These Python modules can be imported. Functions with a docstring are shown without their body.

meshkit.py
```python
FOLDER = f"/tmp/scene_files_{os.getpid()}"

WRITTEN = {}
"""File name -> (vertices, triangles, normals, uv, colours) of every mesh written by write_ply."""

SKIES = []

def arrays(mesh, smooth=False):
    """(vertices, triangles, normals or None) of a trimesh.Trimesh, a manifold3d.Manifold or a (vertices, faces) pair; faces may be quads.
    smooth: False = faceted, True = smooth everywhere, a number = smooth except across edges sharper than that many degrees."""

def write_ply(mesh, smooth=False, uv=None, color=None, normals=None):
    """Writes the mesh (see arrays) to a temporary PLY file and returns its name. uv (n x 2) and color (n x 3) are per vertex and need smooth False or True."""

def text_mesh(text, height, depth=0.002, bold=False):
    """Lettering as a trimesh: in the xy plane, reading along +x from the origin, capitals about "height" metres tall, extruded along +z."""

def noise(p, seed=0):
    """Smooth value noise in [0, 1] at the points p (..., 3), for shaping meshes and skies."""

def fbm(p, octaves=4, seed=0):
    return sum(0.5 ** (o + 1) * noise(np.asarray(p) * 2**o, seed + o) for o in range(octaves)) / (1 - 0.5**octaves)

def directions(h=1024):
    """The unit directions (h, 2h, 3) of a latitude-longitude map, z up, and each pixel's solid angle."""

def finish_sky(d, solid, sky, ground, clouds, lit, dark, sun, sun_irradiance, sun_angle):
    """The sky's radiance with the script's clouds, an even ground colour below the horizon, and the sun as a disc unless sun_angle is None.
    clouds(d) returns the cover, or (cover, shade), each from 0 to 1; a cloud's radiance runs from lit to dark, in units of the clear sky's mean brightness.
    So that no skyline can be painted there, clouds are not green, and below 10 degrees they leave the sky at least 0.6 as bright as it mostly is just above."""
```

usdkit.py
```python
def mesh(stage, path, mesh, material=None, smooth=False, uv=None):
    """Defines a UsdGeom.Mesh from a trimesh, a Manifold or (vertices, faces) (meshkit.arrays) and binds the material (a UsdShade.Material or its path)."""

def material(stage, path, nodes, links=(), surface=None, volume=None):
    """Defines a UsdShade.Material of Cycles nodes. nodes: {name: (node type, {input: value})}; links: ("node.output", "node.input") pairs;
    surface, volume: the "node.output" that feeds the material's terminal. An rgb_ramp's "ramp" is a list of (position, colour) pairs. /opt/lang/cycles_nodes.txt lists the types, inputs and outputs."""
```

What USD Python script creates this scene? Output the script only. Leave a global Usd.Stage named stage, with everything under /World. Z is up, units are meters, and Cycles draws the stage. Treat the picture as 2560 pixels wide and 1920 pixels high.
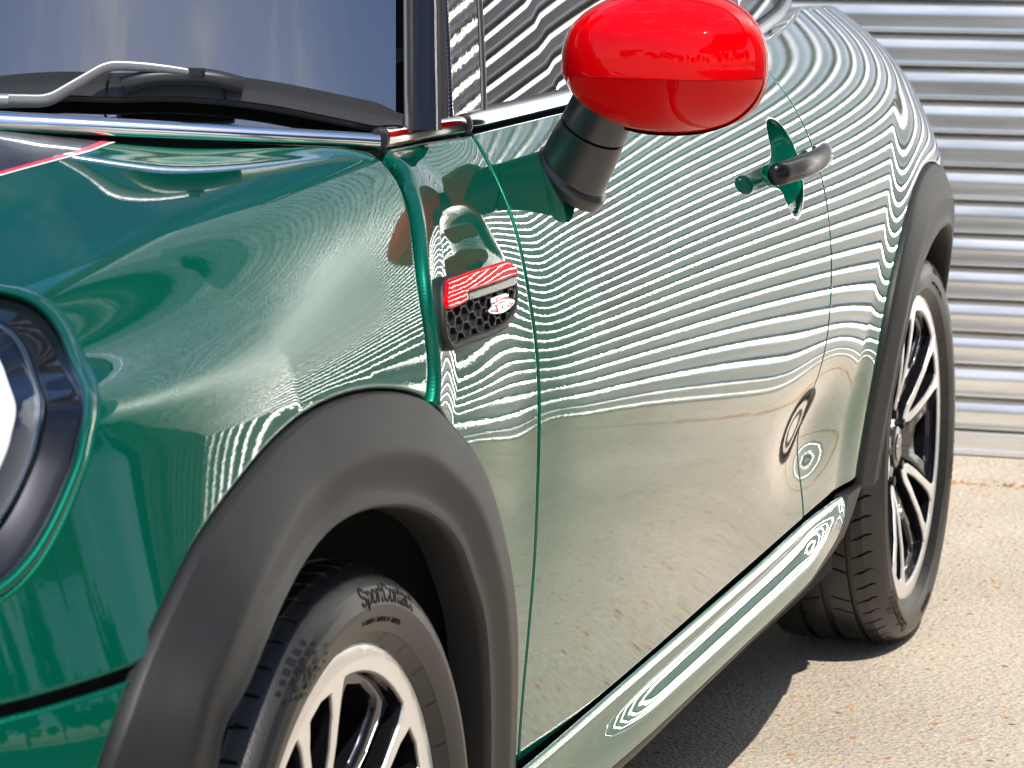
import math, random
import numpy as np, trimesh, shapely
from shapely.geometry import Polygon, LineString, Point
from scipy.interpolate import CubicSpline, PchipInterpolator
from scipy.spatial import Delaunay
from pxr import Usd, UsdGeom, UsdLux, UsdShade, Gf, Sdf, Vt
import usdkit, meshkit

stage = Usd.Stage.CreateInMemory()
UsdGeom.SetStageUpAxis(stage, UsdGeom.Tokens.z)
UsdGeom.SetStageMetersPerUnit(stage, 1.0)
UsdGeom.Xform.Define(stage, '/World')
UsdGeom.Scope.Define(stage, '/World/Looks')

# ---------------------------------------------------------------- camera, sky, sun (x = car's front, y = car's left, z up)
CAM = dict(eye=(2.46284, 1.78462, 1.19384), yaw=0.31690, pitch=0.15534, roll=0.00458, focal=8000 / 2560 * 36.0)
def set_camera():
    y, p, ro = CAM['yaw'], CAM['pitch'], CAM['roll']
    f = np.array([-math.cos(y) * math.cos(p), -math.sin(y) * math.cos(p), -math.sin(p)])
    r = np.cross(f, [0, 0, 1]); r /= np.linalg.norm(r); u = np.cross(r, f)
    r, u = r * math.cos(ro) + u * math.sin(ro), u * math.cos(ro) - r * math.sin(ro)
    c = UsdGeom.Camera.Define(stage, '/World/camera')
    e = CAM['eye']
    c.AddTransformOp().Set(Gf.Matrix4d(*r, 0, *u, 0, *(-f), 0, *e, 1))
    c.CreateFocalLengthAttr(CAM['focal']); c.CreateHorizontalApertureAttr(36.0); c.CreateVerticalApertureAttr(27.0)
    c.CreateClippingRangeAttr(Gf.Vec2f(0.05, 500))
    c.CreateFStopAttr(FSTOP); c.CreateFocusDistanceAttr(3.6)
    c.CreateExposureAttr(EXPOSURE)
FSTOP, EXPOSURE = 16.0, 0.42
SUN_EL, SUN_AZ = math.radians(58.5), math.radians(41)          # azimuth measured from +x (car's front) towards +y
SUN = np.array([math.cos(SUN_EL) * math.cos(SUN_AZ), math.cos(SUN_EL) * math.sin(SUN_AZ), math.sin(SUN_EL)])
SKY_STRENGTH, SUN_POWER = 0.13, 1.1
set_camera()

# ---------------------------------------------------------------- the body's surfaces
def ss(a, b, x):
    t = np.clip((np.asarray(x, float) - a) / (b - a), 0, 1)
    return t * t * (3 - 2 * t)
def bump(x, c, w):
    return np.exp(-((np.asarray(x, float) - c) / w) ** 2)
# tilt of the body side (degrees, + faces up) against height, integrated to the half width
_tz = [.18, .25, .32, .38, .43, .505, .572, .652, .73, .81, .875, .93, .97, 1.01, 1.06]
_tt = [-4, -5, -6, -8, -9, -8, -4.6, -1.2, 5, 15, 27, 41, 52, 58, 60]
_zz = np.linspace(.18, 1.06, 400)
_sl = -np.tan(np.radians(PchipInterpolator(_tz, _tt)(_zz)))
_yy = np.concatenate([[0], np.cumsum((_sl[1:] + _sl[:-1]) / 2 * np.diff(_zz))])
_yy += .864 - _yy[np.argmin(abs(_zz - .66))]
base = CubicSpline(_zz, _yy)
_px = [-3.6, -3.25, -3.0, -2.8, -2.6, -2.4, -2.1, -1.7, -1.2, -.8, -.5, -.2, .1]
_po = [-.42, -.22, -.115, -.062, -.026, -.009, -.001, 0, 0, 0, -.006, -.018, -.03]
plan = CubicSpline(_px, _po)
_fs = np.array([(.7256, .9470), (.7459, .9400), (.7639, .9300), (.7824, .9150), (.7998, .8950), (.8142, .8720), (.8262, .845), (.8336, .82), (.8395, .785), (.8442, .75), (.8505, .70)])[::-1]
FZ = np.linspace(.70, .9445, 120); FY = CubicSpline(_fs[:, 1], _fs[:, 0])(FZ)
def S(x, z):
    "half width of the car's side at x, z"
    x, z = np.asarray(x, float), np.asarray(z, float)
    fz = np.clip(z, .72, .944)
    fr = (np.interp(fz, FZ, FY) - base(fz) - plan(-.25)) * ss(-.52, -.27, x) * ss(.70, .78, z)
    y = base(z) + fr + plan(x) * (1 + .5 * ss(.75, 1.0, z) * ss(-1.9, -2.6, x))
    y = y - .0200 * bump(x, -1.735, .19) * bump(z, .462, .072)               # swell ahead of the rear wheel
    y = y - .006 * bump(x, -.43, .09) * bump(z, .70, .16)               # hollow behind the front wheel
    return y
def side(x, z): 
    x, z = np.broadcast_arrays(np.asarray(x, float), np.asarray(z, float))
    return np.stack([x, S(x, z), z], -1)
# bonnet section at the front axle: hood centre to the side
_bs = np.array([(0, 1.032), (.2, 1.023), (.4, .996), (.52, .9740), (.60, .9600), (.65, .9550), (.69, .9520), (.7256, .9470), (.7459, .9400), (.7639, .9300), (.7824, .9150), (.7998, .8950),
                (.8142, .8720), (.8262, .845), (.8336, .82), (.8395, .785), (.8442, .75), (.8540, .68), (.8645, .60), (.871, .53), (.870, .45), (.862, .36), (.852, .28)])
_bv = np.concatenate([[0], np.cumsum(np.hypot(*np.diff(_bs, axis=0).T))])
_by, _bz = CubicSpline(_bv, _bs[:, 0]), CubicSpline(_bv, _bs[:, 1])
VMAX = _bv[-1]
SLANT = .05
def bonnet(u, v):
    "u = x along the car, v = metres across from the hood centre and down the side"
    u, v = np.broadcast_arrays(np.asarray(u, float), np.asarray(v, float))
    b, z0 = _by(v), _bz(v)
    a = .78 - .09 * ss(.2, .9, v)
    t = np.clip(u / a, 0, .999)
    w = ss(.80, .955, z0)
    y = b * (1 - t ** 4) ** .25 + plan(np.minimum(u, .1)) * ss(.3, .8, v) + .018 * ss(.3, .8, v) + .03 * ss(-.2, .1, u) * ss(.3,.8,v)*0
    y = y - SLANT * ss(-.22, .45, u) * ss(.78, .92, z0) * ss(.45, .62, v)
    y = y + ss(.12, .45, u) * (.18 * np.clip(.80 - z0, 0, .30) - .04 * ss(.62, .45, z0))
    q = u + .27
    z = z0 + w * (-.10 * q - .07 * q * np.abs(q))
    # shallow hollow ahead of the rear edge
    d = u - rear_edge(y)
    z = z + .004 * (1 - ss(0, .06, d)) ** 1.5 * ss(.76, .70, v)
    return np.stack([u, y, z], -1)
def rear_edge(y):
    "x of the chrome strip along the rear of the bonnet"
    return -.03 - .342 * (np.abs(np.asarray(y, float)) / .80) ** 2.2
def normals(P, u, v, e=4e-4, sign=1):
    d1 = P(u + e, v) - P(u - e, v); d2 = P(u, v + e) - P(u, v - e)
    n = np.cross(d1, d2) * sign
    return n / np.linalg.norm(n, axis=-1, keepdims=True)
SIDE_SIGN = -1      # cross(d/dx, d/dz) points to -y

# ================================================================ materials
def mat(name, nodes, links=(), surface='p.BSDF', volume=None):
    return usdkit.material(stage, '/World/Looks/' + name, nodes, links, surface=surface, volume=volume)
def plain(name, color, rough=.5, metal=0., coat=0., **k):
    return mat(name, {'p': ('principled_bsdf', dict(base_color=color, roughness=rough, metallic=metal, coat_weight=coat, coat_roughness=k.pop('cr', .02), **k))})
def grained(name, color, rough, scale, strength, dist=.001, metal=0., coat=0., var=0., vscale=6., **k):
    n = {'g': ('geometry', {}), 'n': ('noise_texture', dict(scale=scale, detail=3.)), 'b': ('bump', dict(strength=strength, distance=dist)),
         'p': ('principled_bsdf', dict(base_color=color, roughness=rough, metallic=metal, coat_weight=coat, coat_roughness=.02, **k))}
    l = [('g.position', 'n.vector'), ('n.fac', 'b.height'), ('b.normal', 'p.normal')]
    if var:
        n['m'] = ('noise_texture', dict(scale=vscale, detail=4., roughness=.6)); l.append(('g.position', 'm.vector'))
        n['r'] = ('rgb_ramp', dict(ramp=[(.3, [c * (1 - var) for c in color]), (.7, [min(1, c * (1 + var)) for c in color])]))
        l += [('m.fac', 'r.fac'), ('r.color', 'p.base_color')]
    return mat(name, n, l)
def paint(name, color, spec, rough, cior=1.5, gain=3.0):
    "pigment and flake under a mirror-smooth clear coat"
    n = {'g': ('geometry', {}), 'n': ('noise_texture', dict(scale=230., detail=2.)), 'b': ('bump', dict(strength=.016, distance=.001)),
         'd': ('diffuse_bsdf', dict(color=color)), 's': ('glossy_bsdf', dict(color=spec, roughness=rough)), 'a': ('add_closure', {}),
         'c': ('glossy_bsdf', dict(color=(1, 1, 1), roughness=.02)), 'i': ('mix_float', dict(a=cior, b=1 / cior)), 'f': ('fresnel', {}), 'pw': ('math', dict(math_type='power', value2=1.35)), 'k': ('math', dict(math_type='multiply', use_clamp=True, value2=gain)), 'm': ('mix_closure', {})}
    l = [('g.position', 'n.vector'), ('n.fac', 'b.height'), ('b.normal', 'c.normal'), ('d.BSDF', 'a.closure1'), ('s.BSDF', 'a.closure2'), ('g.backfacing', 'i.fac'), ('i.result', 'f.IOR'), ('f.fac', 'pw.value1'), ('pw.value', 'k.value1'), ('k.value', 'm.fac'), ('a.closure', 'm.closure1'), ('c.BSDF', 'm.closure2')]
    return mat(name, n, l, surface='m.closure')
GREEN = paint('green_paint', (.0, .044, .026), (.0, .050, .031), .40)
RED = paint('red_paint', (.60, .0, .002), (.02, .0, .0), .4, 1.5, 1.5)
GLOSSBLACK = paint('gloss_black', (.005, .005, .006), (.01, .01, .012), .2, 1.5, 2.2)
BLACKSAT = grained('satin_black_plastic', (.022, .022, .024), .34, 1400, .25, .0006)
PLASTIC = grained('dark_grey_plastic', (.0115, .0112, .0115), .50, 900, .30, .0006, specular_ior_level=.32)
DARK = plain('dark_void', (.004, .004, .004), .9)
LINER = grained('wheel_arch_felt', (.0035, .0035, .0035), .85, 300, .5, .002)
CHROME = plain('chrome', (.82, .82, .82), .10, 1.)
SATIN = grained('satin_aluminium', (.55, .56, .58), .33, 1500, .05, .0003, metal=.85)
GREYARM = plain('wiper_grey', (.24, .24, .25), .36, .5)
ALLOY = grained('machined_alloy', (.78, .77, .76), .30, 900, .05, .0003, metal=.75)
RUBBER = grained('tyre_rubber', (.012, .0115, .011), .42, 500, .35, .0008, var=.25, vscale=30., specular_ior_level=.55)
SIDEWALL = grained('tyre_sidewall', (.0085, .008, .0075), .36, 700, .30, .0006, var=.2, vscale=14., specular_ior_level=.45)
LETTER = plain('tyre_lettering', (.004, .004, .004), .6, specular_ior_level=.15)
SEAL = plain('rubber_seal', (.012, .012, .013), .4)
WHITELAMP = mat('lamp_white', {'p': ('principled_bsdf', dict(base_color=(.9, .9, .9), roughness=.25, coat_weight=1., emission_color=(1., 1., 1.), emission_strength=.5))})
CLEAR = mat('clear_lens', {'t': ('transparent_bsdf', dict(color=(.93, .95, .96))), 'g': ('glossy_bsdf', dict(color=(1, 1, 1), roughness=0.)), 'f': ('fresnel', dict(IOR=1.55)), 'm': ('mix_closure', {})},
            [('f.fac', 'm.fac'), ('t.BSDF', 'm.closure1'), ('g.BSDF', 'm.closure2')], surface='m.closure')
def pane(name, tint, ior):
    return mat(name, {'t': ('transparent_bsdf', dict(color=tint)), 'g': ('glossy_bsdf', dict(color=(1, 1, 1), roughness=0.)), 'f': ('fresnel', dict(IOR=ior)), 'm': ('mix_closure', {})},
               [('f.fac', 'm.fac'), ('t.BSDF', 'm.closure1'), ('g.BSDF', 'm.closure2')], surface='m.closure')
SCREEN = pane('windscreen_glass', (.07, .085, .095), 3.4)
SIDEGLASS = pane('tinted_side_glass', (.10, .11, .12), 1.9)
WHITEPRINT = plain('white_print', (.8, .8, .8), .5)
REDPRINT = plain('red_print', (.75, .02, .06), .3, coat=1.)
BLACKPRINT = plain('black_stripe_film', (.004, .004, .006), .3, coat=1., cr=.0)

# ================================================================ prim helpers
_used = {}
def numbered(path):
    k = _used.get(path, 0); _used[path] = k + 1
    return path if k == 0 else f'{path}_{k:03d}'
def xf(name, parent='/World', label=None, cat=None, group=None, kind=None):
    p = numbered(f'{parent}/{name}'); o = UsdGeom.Xform.Define(stage, p).GetPrim(); tag(o, label, cat, group, kind); return p
def tag(prim, label=None, cat=None, group=None, kind=None):
    for k, v in (('label', label), ('category', cat), ('group', group), ('kind', kind)):
        if v: prim.SetCustomDataByKey(k, v)
def add(name, mesh, m, parent='/World', smooth=30, label=None, cat=None, group=None, kind=None, nrm=None):
    p = numbered(f'{parent}/{name}')
    if nrm is not None:
        g = usdkit.mesh(stage, p, mesh, m, smooth=True)
        g.GetNormalsAttr().Set(Vt.Vec3fArray.FromNumpy(np.asarray(nrm, np.float32)))
    else:
        g = usdkit.mesh(stage, p, mesh, m, smooth=smooth)
    tag(g.GetPrim(), label, cat, group, kind)
    return p
def cat(*ms):
    V, Fs, o = [], [], 0
    for m in ms:
        v, f = (m.vertices, m.faces) if hasattr(m, 'vertices') else m
        f = np.asarray(f)
        if f.shape[1] == 4: f = np.vstack([f[:, [0, 1, 2]], f[:, [0, 2, 3]]])
        V.append(np.asarray(v, float)); Fs.append(f + o); o += len(v)
    return np.vstack(V), np.vstack(Fs)
def gridfaces(n, m, wrap_n=False, wrap_m=False, flip=False):
    i, j = np.meshgrid(np.arange(n if wrap_n else n - 1), np.arange(m if wrap_m else m - 1), indexing='ij')
    a = i * m + j; b = ((i + 1) % n) * m + j; c = ((i + 1) % n) * m + (j + 1) % m; d = i * m + (j + 1) % m
    f = np.stack([a, b, c, d], -1).reshape(-1, 4)
    return f[:, ::-1] if flip else f
def loft(rows, wrap_n=False, wrap_m=False, flip=False):
    A = np.asarray(rows, float); return A.reshape(-1, 3), gridfaces(A.shape[0], A.shape[1], wrap_n, wrap_m, flip)
def spl(pts, n, closed=False):
    p = np.asarray(pts, float)
    if closed: p = np.vstack([p, p[:1]])
    s = np.concatenate([[0], np.cumsum(np.linalg.norm(np.diff(p, axis=0), axis=1) ** .75)])
    c = CubicSpline(s, p, bc_type='periodic' if closed else 'natural')
    t = np.linspace(0, s[-1], n + 1 if closed else n)
    return c(t)[:-1] if closed else c(t)
def tube(path, ra, rb=None, up=(0, 0, 1), n=20, caps=True, closed=False, flatback=None):
    "sweeps an ellipse (ra along the side, rb along up) along a path; ra, rb numbers or arrays"
    P = np.asarray(path, float); rb = ra if rb is None else rb
    ra, rb = np.broadcast_to(ra, len(P)), np.broadcast_to(rb, len(P))
    T = np.gradient(P, axis=0) if not closed else (np.roll(P, -1, 0) - np.roll(P, 1, 0))
    T /= np.linalg.norm(T, axis=1, keepdims=True)
    U = np.broadcast_to(np.asarray(up, float), P.shape)
    A = np.cross(T, U); A /= np.linalg.norm(A, axis=1, keepdims=True); B = np.cross(A, T)
    th = np.arange(n) / n * 2 * np.pi
    R = P[:, None] + A[:, None] * (ra[:, None] * np.cos(th))[..., None] + B[:, None] * (rb[:, None] * np.sin(th))[..., None]
    v, f = loft(R, wrap_n=closed, wrap_m=True, flip=True)
    if caps and not closed:
        f3 = np.vstack([f[:, [0, 1, 2]], f[:, [0, 2, 3]]])
        k = len(v); v = np.vstack([v, P[:1], P[-1:]]); i = np.arange(n); j = (i + 1) % n; L = (len(P) - 1) * n
        f = np.vstack([f3, np.stack([np.full(n, k), i, j], 1), np.stack([np.full(n, k + 1), L + j, L + i], 1)])
    return v, f
def dens(line, step):
    n = max(int(math.ceil(line.length / step)), 8)
    return np.array([line.interpolate(t, normalized=True).coords[0] for t in np.linspace(0, 1, n + 1)[:-1]])
def polys(g):
    return [q for q in getattr(g, 'geoms', [g]) if q.geom_type == 'Polygon' and q.area > 1e-9]
def panel(P, poly, h=.012, r=.003, thick=.012, sign=1, wide=(), extra=None, skirt=True, scale=1.):
    """A pressed sheet: the surface P(u, v) cut to poly, its edges rolled in by r and returned by thick. wide: (LineString, radius) edges with a larger roll. -> mesh, normals"""
    V, Fs, Ns, o = [], [], [], 0
    for pg in polys(poly):
        pts = []
        R = max([r] + [w[1] for w in wide])
        offs = [0] + [r * q for q in (.1, .3, .6, 1., 1.5)] + ([R * q for q in (.12, .25, .4, .6, .8, 1., 1.3)] if wide else [])
        ring0 = []
        for off in sorted(offs):
            for pp in polys(pg.buffer(-off) if off else pg):
                for ln in [pp.exterior] + list(pp.interiors):
                    d = dens(LineString(ln.coords), min(h * .6, max(.003, r * 1.2)))
                    if off == 0: ring0.append((len(pts), len(d), (1 if ln.is_ccw else -1) * (1 if ln is pp.exterior or ln.equals(pp.exterior) else -1)))
                    pts.extend(d)
        inner = pg.buffer(-max(offs[-1], max(offs)) - h * .4)
        x0, y0, x1, y1 = pg.bounds
        gx, gy = np.meshgrid(np.arange(x0, x1 + h, h), np.arange(y0, y1 + h, h * .9))
        gx[1::2] += h / 2
        g = np.stack([gx.ravel(), gy.ravel()], 1)
        if extra is not None:
            g = np.vstack([g, extra])
        if not inner.is_empty:
            pts.extend(g[shapely.contains_xy(inner, g[:, 0], g[:, 1])])
        p = np.array(pts)
        D = Delaunay(p).simplices
        c = p[D].mean(1)
        D = D[shapely.contains_xy(pg, c[:, 0], c[:, 1])]
        a = p[D]; ar = np.cross(a[:, 1] - a[:, 0], a[:, 2] - a[:, 0]); D = D[abs(ar) > 1e-12]
        ar = ar[abs(ar) > 1e-12]; D[ar < 0] = D[ar < 0][:, ::-1]
        if sign < 0: D = D[:, ::-1]
        def drop(q):
            pt = shapely.points(q)
            d = shapely.distance(pg.boundary, pt); rr = np.full(len(q), r)
            out = np.where(d < rr, rr - np.sqrt(np.maximum(rr ** 2 - (rr - np.minimum(d, rr)) ** 2, 0)), 0)
            for ln, w in wide:
                d = shapely.distance(pg.exterior.intersection(ln.buffer(.006)), pt); d = np.minimum(d, w)
                out = np.maximum(out, w - np.sqrt(np.maximum(w ** 2 - (w - d) ** 2, 0)))
            return out
        def Q(u, v):
            n = normals(P, u, v, sign=sign)
            return P(u, v) - n * drop(np.stack([u, v], 1))[:, None]
        v = Q(p[:, 0], p[:, 1]); n0 = normals(P, p[:, 0], p[:, 1], sign=sign)
        dr = drop(p)
        # face normals for the rolled rim, analytic ones elsewhere
        fn = np.cross(v[D[:, 1]] - v[D[:, 0]], v[D[:, 2]] - v[D[:, 0]]); n1 = np.zeros_like(v)
        for k in range(3): np.add.at(n1, D[:, k], fn)
        n1 /= np.maximum(np.linalg.norm(n1, axis=1, keepdims=True), 1e-12)
        n = np.where((dr > 1e-7)[:, None], n1, n0)
        V.append(v); Fs.append(D + o); Ns.append(n); o += len(v)
        if skirt:
            for s, k, cw in ring0:
                i = np.arange(s, s + k); top = v[i]; bot = top - n0[i] * thick; tg = np.roll(top, -1, 0) - top; outw = np.cross(tg, n0[i]) * cw * sign
                nx = np.arange(k); ny = (nx + 1) % k
                f = np.vstack([np.stack([nx, ny, ny + k], 1), np.stack([nx, ny + k, nx + k], 1)])
                w = np.vstack([top, bot])
                fq = np.cross(w[f[:, 1]] - w[f[:, 0]], w[f[:, 2]] - w[f[:, 0]])
                if (fq[:k] * outw).sum() < 0: f = f[:, ::-1]
                fnm = np.cross(w[f[:, 1]] - w[f[:, 0]], w[f[:, 2]] - w[f[:, 0]]); n2 = np.zeros_like(w)
                for q in range(3): np.add.at(n2, f[:, q], fnm)
                n2 /= np.maximum(np.linalg.norm(n2, axis=1, keepdims=True), 1e-12)
                # make the skirt's normals look away from the sheet's middle
                V.append(w); Fs.append(f + o); Ns.append(n2); o += len(w)
    return (np.vstack(V), np.vstack(Fs)), np.vstack(Ns)
def smoothring(pts, n=160):
    return Polygon(spl(pts, n, closed=True))

# ================================================================ light, sky
def set_light():
    q = mat('sky', {'tc': ('texture_coordinate', {}),
        's': ('sky_texture', dict(sky_type='single_scattering', sun_disc=False, sun_elevation=SUN_EL, sun_rotation=math.atan2(SUN[0], SUN[1]), altitude=80., aerosol_density=.6, ozone_density=2.)),
        'mp': ('mapping', dict(scale=(1.5, 3.0, 2.0), rotation=(.3, .5, .9))),
        'n': ('noise_texture', dict(scale=2.6, detail=8., roughness=.60, distortion=.5)), 'r': ('rgb_ramp', dict(ramp=[(.47, (0, 0, 0)), (.58, (.16, .16, .16)), (.72, (.85, .85, .85))])),
        'h': ('hsv', dict(hue=.5, saturation=1.22, value=1.1, fac=1.)), 'w': ('color', dict(value=(6.0, 6.1, 6.3))), 'm': ('mix', {}), 'b': ('background_shader', dict(strength=SKY_STRENGTH))},
        [('tc.generated', 'mp.vector'), ('mp.vector', 'n.vector'), ('n.fac', 'r.fac'), ('r.color', 'm.fac'), ('s.color', 'h.color'), ('h.color', 'm.color1'), ('w.color', 'm.color2'), ('m.color', 'b.color')], surface='b.background')
    d = UsdLux.DomeLight.Define(stage, '/World/sky'); UsdShade.MaterialBindingAPI.Apply(d.GetPrim()).Bind(q); tag(d.GetPrim(), kind='structure')
    s = UsdLux.DistantLight.Define(stage, '/World/sun'); z = SUN; x = np.cross([0, 0, 1], z); x /= np.linalg.norm(x); y = np.cross(z, x)
    s.AddTransformOp().Set(Gf.Matrix4d(*x, 0, *y, 0, *z, 0, 0, 0, 10, 1))
    s.CreateIntensityAttr(SUN_POWER); s.CreateAngleAttr(.53); s.CreateNormalizeAttr(True); s.CreateColorAttr(Gf.Vec3f(1., .95, .87))
set_light()

# ================================================================ ground, shutter and building
XW = -4.2
def ground_material():
    n = {'g': ('geometry', {}), 'sc': ('mapping', dict(scale=(1, 1, 1))),
         'n1': ('noise_texture', dict(scale=1.3, detail=6., roughness=.65)), 'r1': ('rgb_ramp', dict(ramp=[(.25, (.41, .345, .27)), (.55, (.55, .47, .375)), (.8, (.65, .565, .46))])),
         'n2': ('noise_texture', dict(scale=110., detail=6., roughness=.75)), 'r2': ('rgb_ramp', dict(ramp=[(.30, (.30, .29, .28)), (.45, (.86, .86, .86)), (.55, (1.02, 1.02, 1.02)), (.72, (1.4, 1.4, 1.4))])),
         'mm': ('mix', dict(mix_type='multiply', fac=1.)),
         'v': ('voronoi_texture', dict(scale=44., randomness=1.)), 'vr': ('rgb_ramp', dict(ramp=[(0., (1, 1, 1)), (.16, (1, 1, 1)), (.30, (0, 0, 0))])),
         'sep': ('separate_color', {}), 'pick': ('rgb_ramp', dict(interpolate=False, ramp=[(0, (.50, .19, .035)), (.12, (.55, .30, .10)), (.24, (.58, .46, .30)), (.42, (.16, .13, .11)), (.5, (.36, .33, .30)), (.8, (.56, .53, .48))])),
         'on': ('rgb_ramp', dict(interpolate=False, ramp=[(0, (0, 0, 0)), (.50, (1, 1, 1))])), 'mul': ('mix', dict(mix_type='multiply', fac=1.)), 'mix': ('mix', {}),
         'nw': ('noise_texture', dict(scale=30., detail=2.)), 'vm': ('vector_math', dict(math_type='scale', scale=.012)), 'va': ('vector_math', dict(math_type='add')),
         'v2': ('voronoi_texture', dict(scale=150.)), 'v2r': ('rgb_ramp', dict(ramp=[(0., (.62, .60, .58)), (.25, (1.02, 1.02, 1.02)), (.7, (1.05, 1.05, 1.05))])), 'm2': ('mix', dict(mix_type='multiply', fac=.8)),
         'bh': ('math', dict(math_type='add')), 'b': ('bump', dict(strength=.9, distance=.005)),
         'p': ('principled_bsdf', dict(roughness=.85, specular_ior_level=.25))}
    l = [('g.position', 'n1.vector'), ('n1.fac', 'r1.fac'), ('g.position', 'n2.vector'), ('n2.fac', 'r2.fac'), ('r1.color', 'mm.color1'), ('r2.color', 'mm.color2'),
         ('g.position', 'nw.vector'), ('nw.color', 'vm.vector1'), ('g.position', 'va.vector1'), ('vm.vector', 'va.vector2'), ('va.vector', 'v.vector'), ('g.position', 'v2.vector'),
         ('v.distance', 'vr.fac'), ('v.color', 'sep.color'), ('sep.r', 'pick.fac'), ('sep.g', 'on.fac'), ('vr.color', 'mul.color1'), ('on.color', 'mul.color2'),
         ('v2.distance', 'v2r.fac'), ('mm.color', 'm2.color1'), ('v2r.color', 'm2.color2'),
         ('mul.color', 'mix.fac'), ('m2.color', 'mix.color1'), ('pick.color', 'mix.color2'), ('mix.color', 'p.base_color'),
         ('n2.fac', 'bh.value1'), ('v2.distance', 'bh.value2'), ('bh.value', 'b.height'), ('b.normal', 'p.normal')]
    return mat('exposed_aggregate_concrete', n, l)
CONCRETE = ground_material()
def box(x0, x1, y0, y1, z0, z1):
    b = trimesh.creation.box((x1 - x0, y1 - y0, z1 - z0)); b.apply_translation(((x0 + x1) / 2, (y0 + y1) / 2, (z0 + z1) / 2)); return b.vertices, b.faces
def quad(a, b, c, d): return np.array([a, b, c, d], float), np.array([[0, 1, 2, 3]])
XJ = -3.86
def slab(x0, x1, y0, y1, seed, rough):
    "a concrete slab whose edge along the joint is a little broken"
    rng = np.random.default_rng(seed)
    ys = np.arange(-2.5, 5.5, .012); e = (rng.random(len(ys)) ** 3) * rough + .5 * rough * meshkit.fbm(np.stack([ys * 6, ys * 0 + seed, ys * 0], 1))
    return ys, e
def ground():
    ys, e = slab(0, 0, 0, 0, 3, .014); L = XJ + e
    a = np.stack([L, ys, 0 * ys], 1); b = np.stack([np.full_like(ys, 60.), ys, 0 * ys], 1); c = np.stack([L, ys, 0 * ys - .02], 1)
    m = cat(loft([a, b]), loft([c, a]), quad((XJ, -60, 0), (60, -60, 0), (60, -2.5, 0), (XJ, -2.5, 0)), quad((XJ, ys[-1], 0), (60, ys[-1], 0), (60, 60, 0), (XJ, 60, 0)))
    add('yard_slab', m, CONCRETE, smooth=False, kind='structure')
    ys, e = slab(0, 0, 0, 0, 9, .010); L = XJ - .006 - e
    a = np.stack([L, ys, 0 * ys - .002], 1); b = np.stack([np.full_like(ys, -9.), ys, 0 * ys - .002], 1); c = np.stack([L, ys, 0 * ys - .022], 1)
    m = cat(loft([b, a]), loft([a, c]), quad((-9, -60, -.002), (XJ - .006, -60, -.002), (XJ - .006, -2.5, -.002), (-9, -2.5, -.002)), quad((-9, ys[-1], -.002), (XJ - .006, ys[-1], -.002), (XJ - .006, 60, -.002), (-9, 60, -.002)))
    add('threshold_slab', m, CONCRETE, smooth=False, kind='structure')
    add('ground', quad((-60, -60, -.018), (60, -60, -.018), (60, 60, -.018), (-60, 60, -.018)), grained('joint_filler', (.10, .085, .07), .9, 90, .6, .004, var=.4, vscale=40), smooth=False, kind='structure')
ground()
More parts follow.
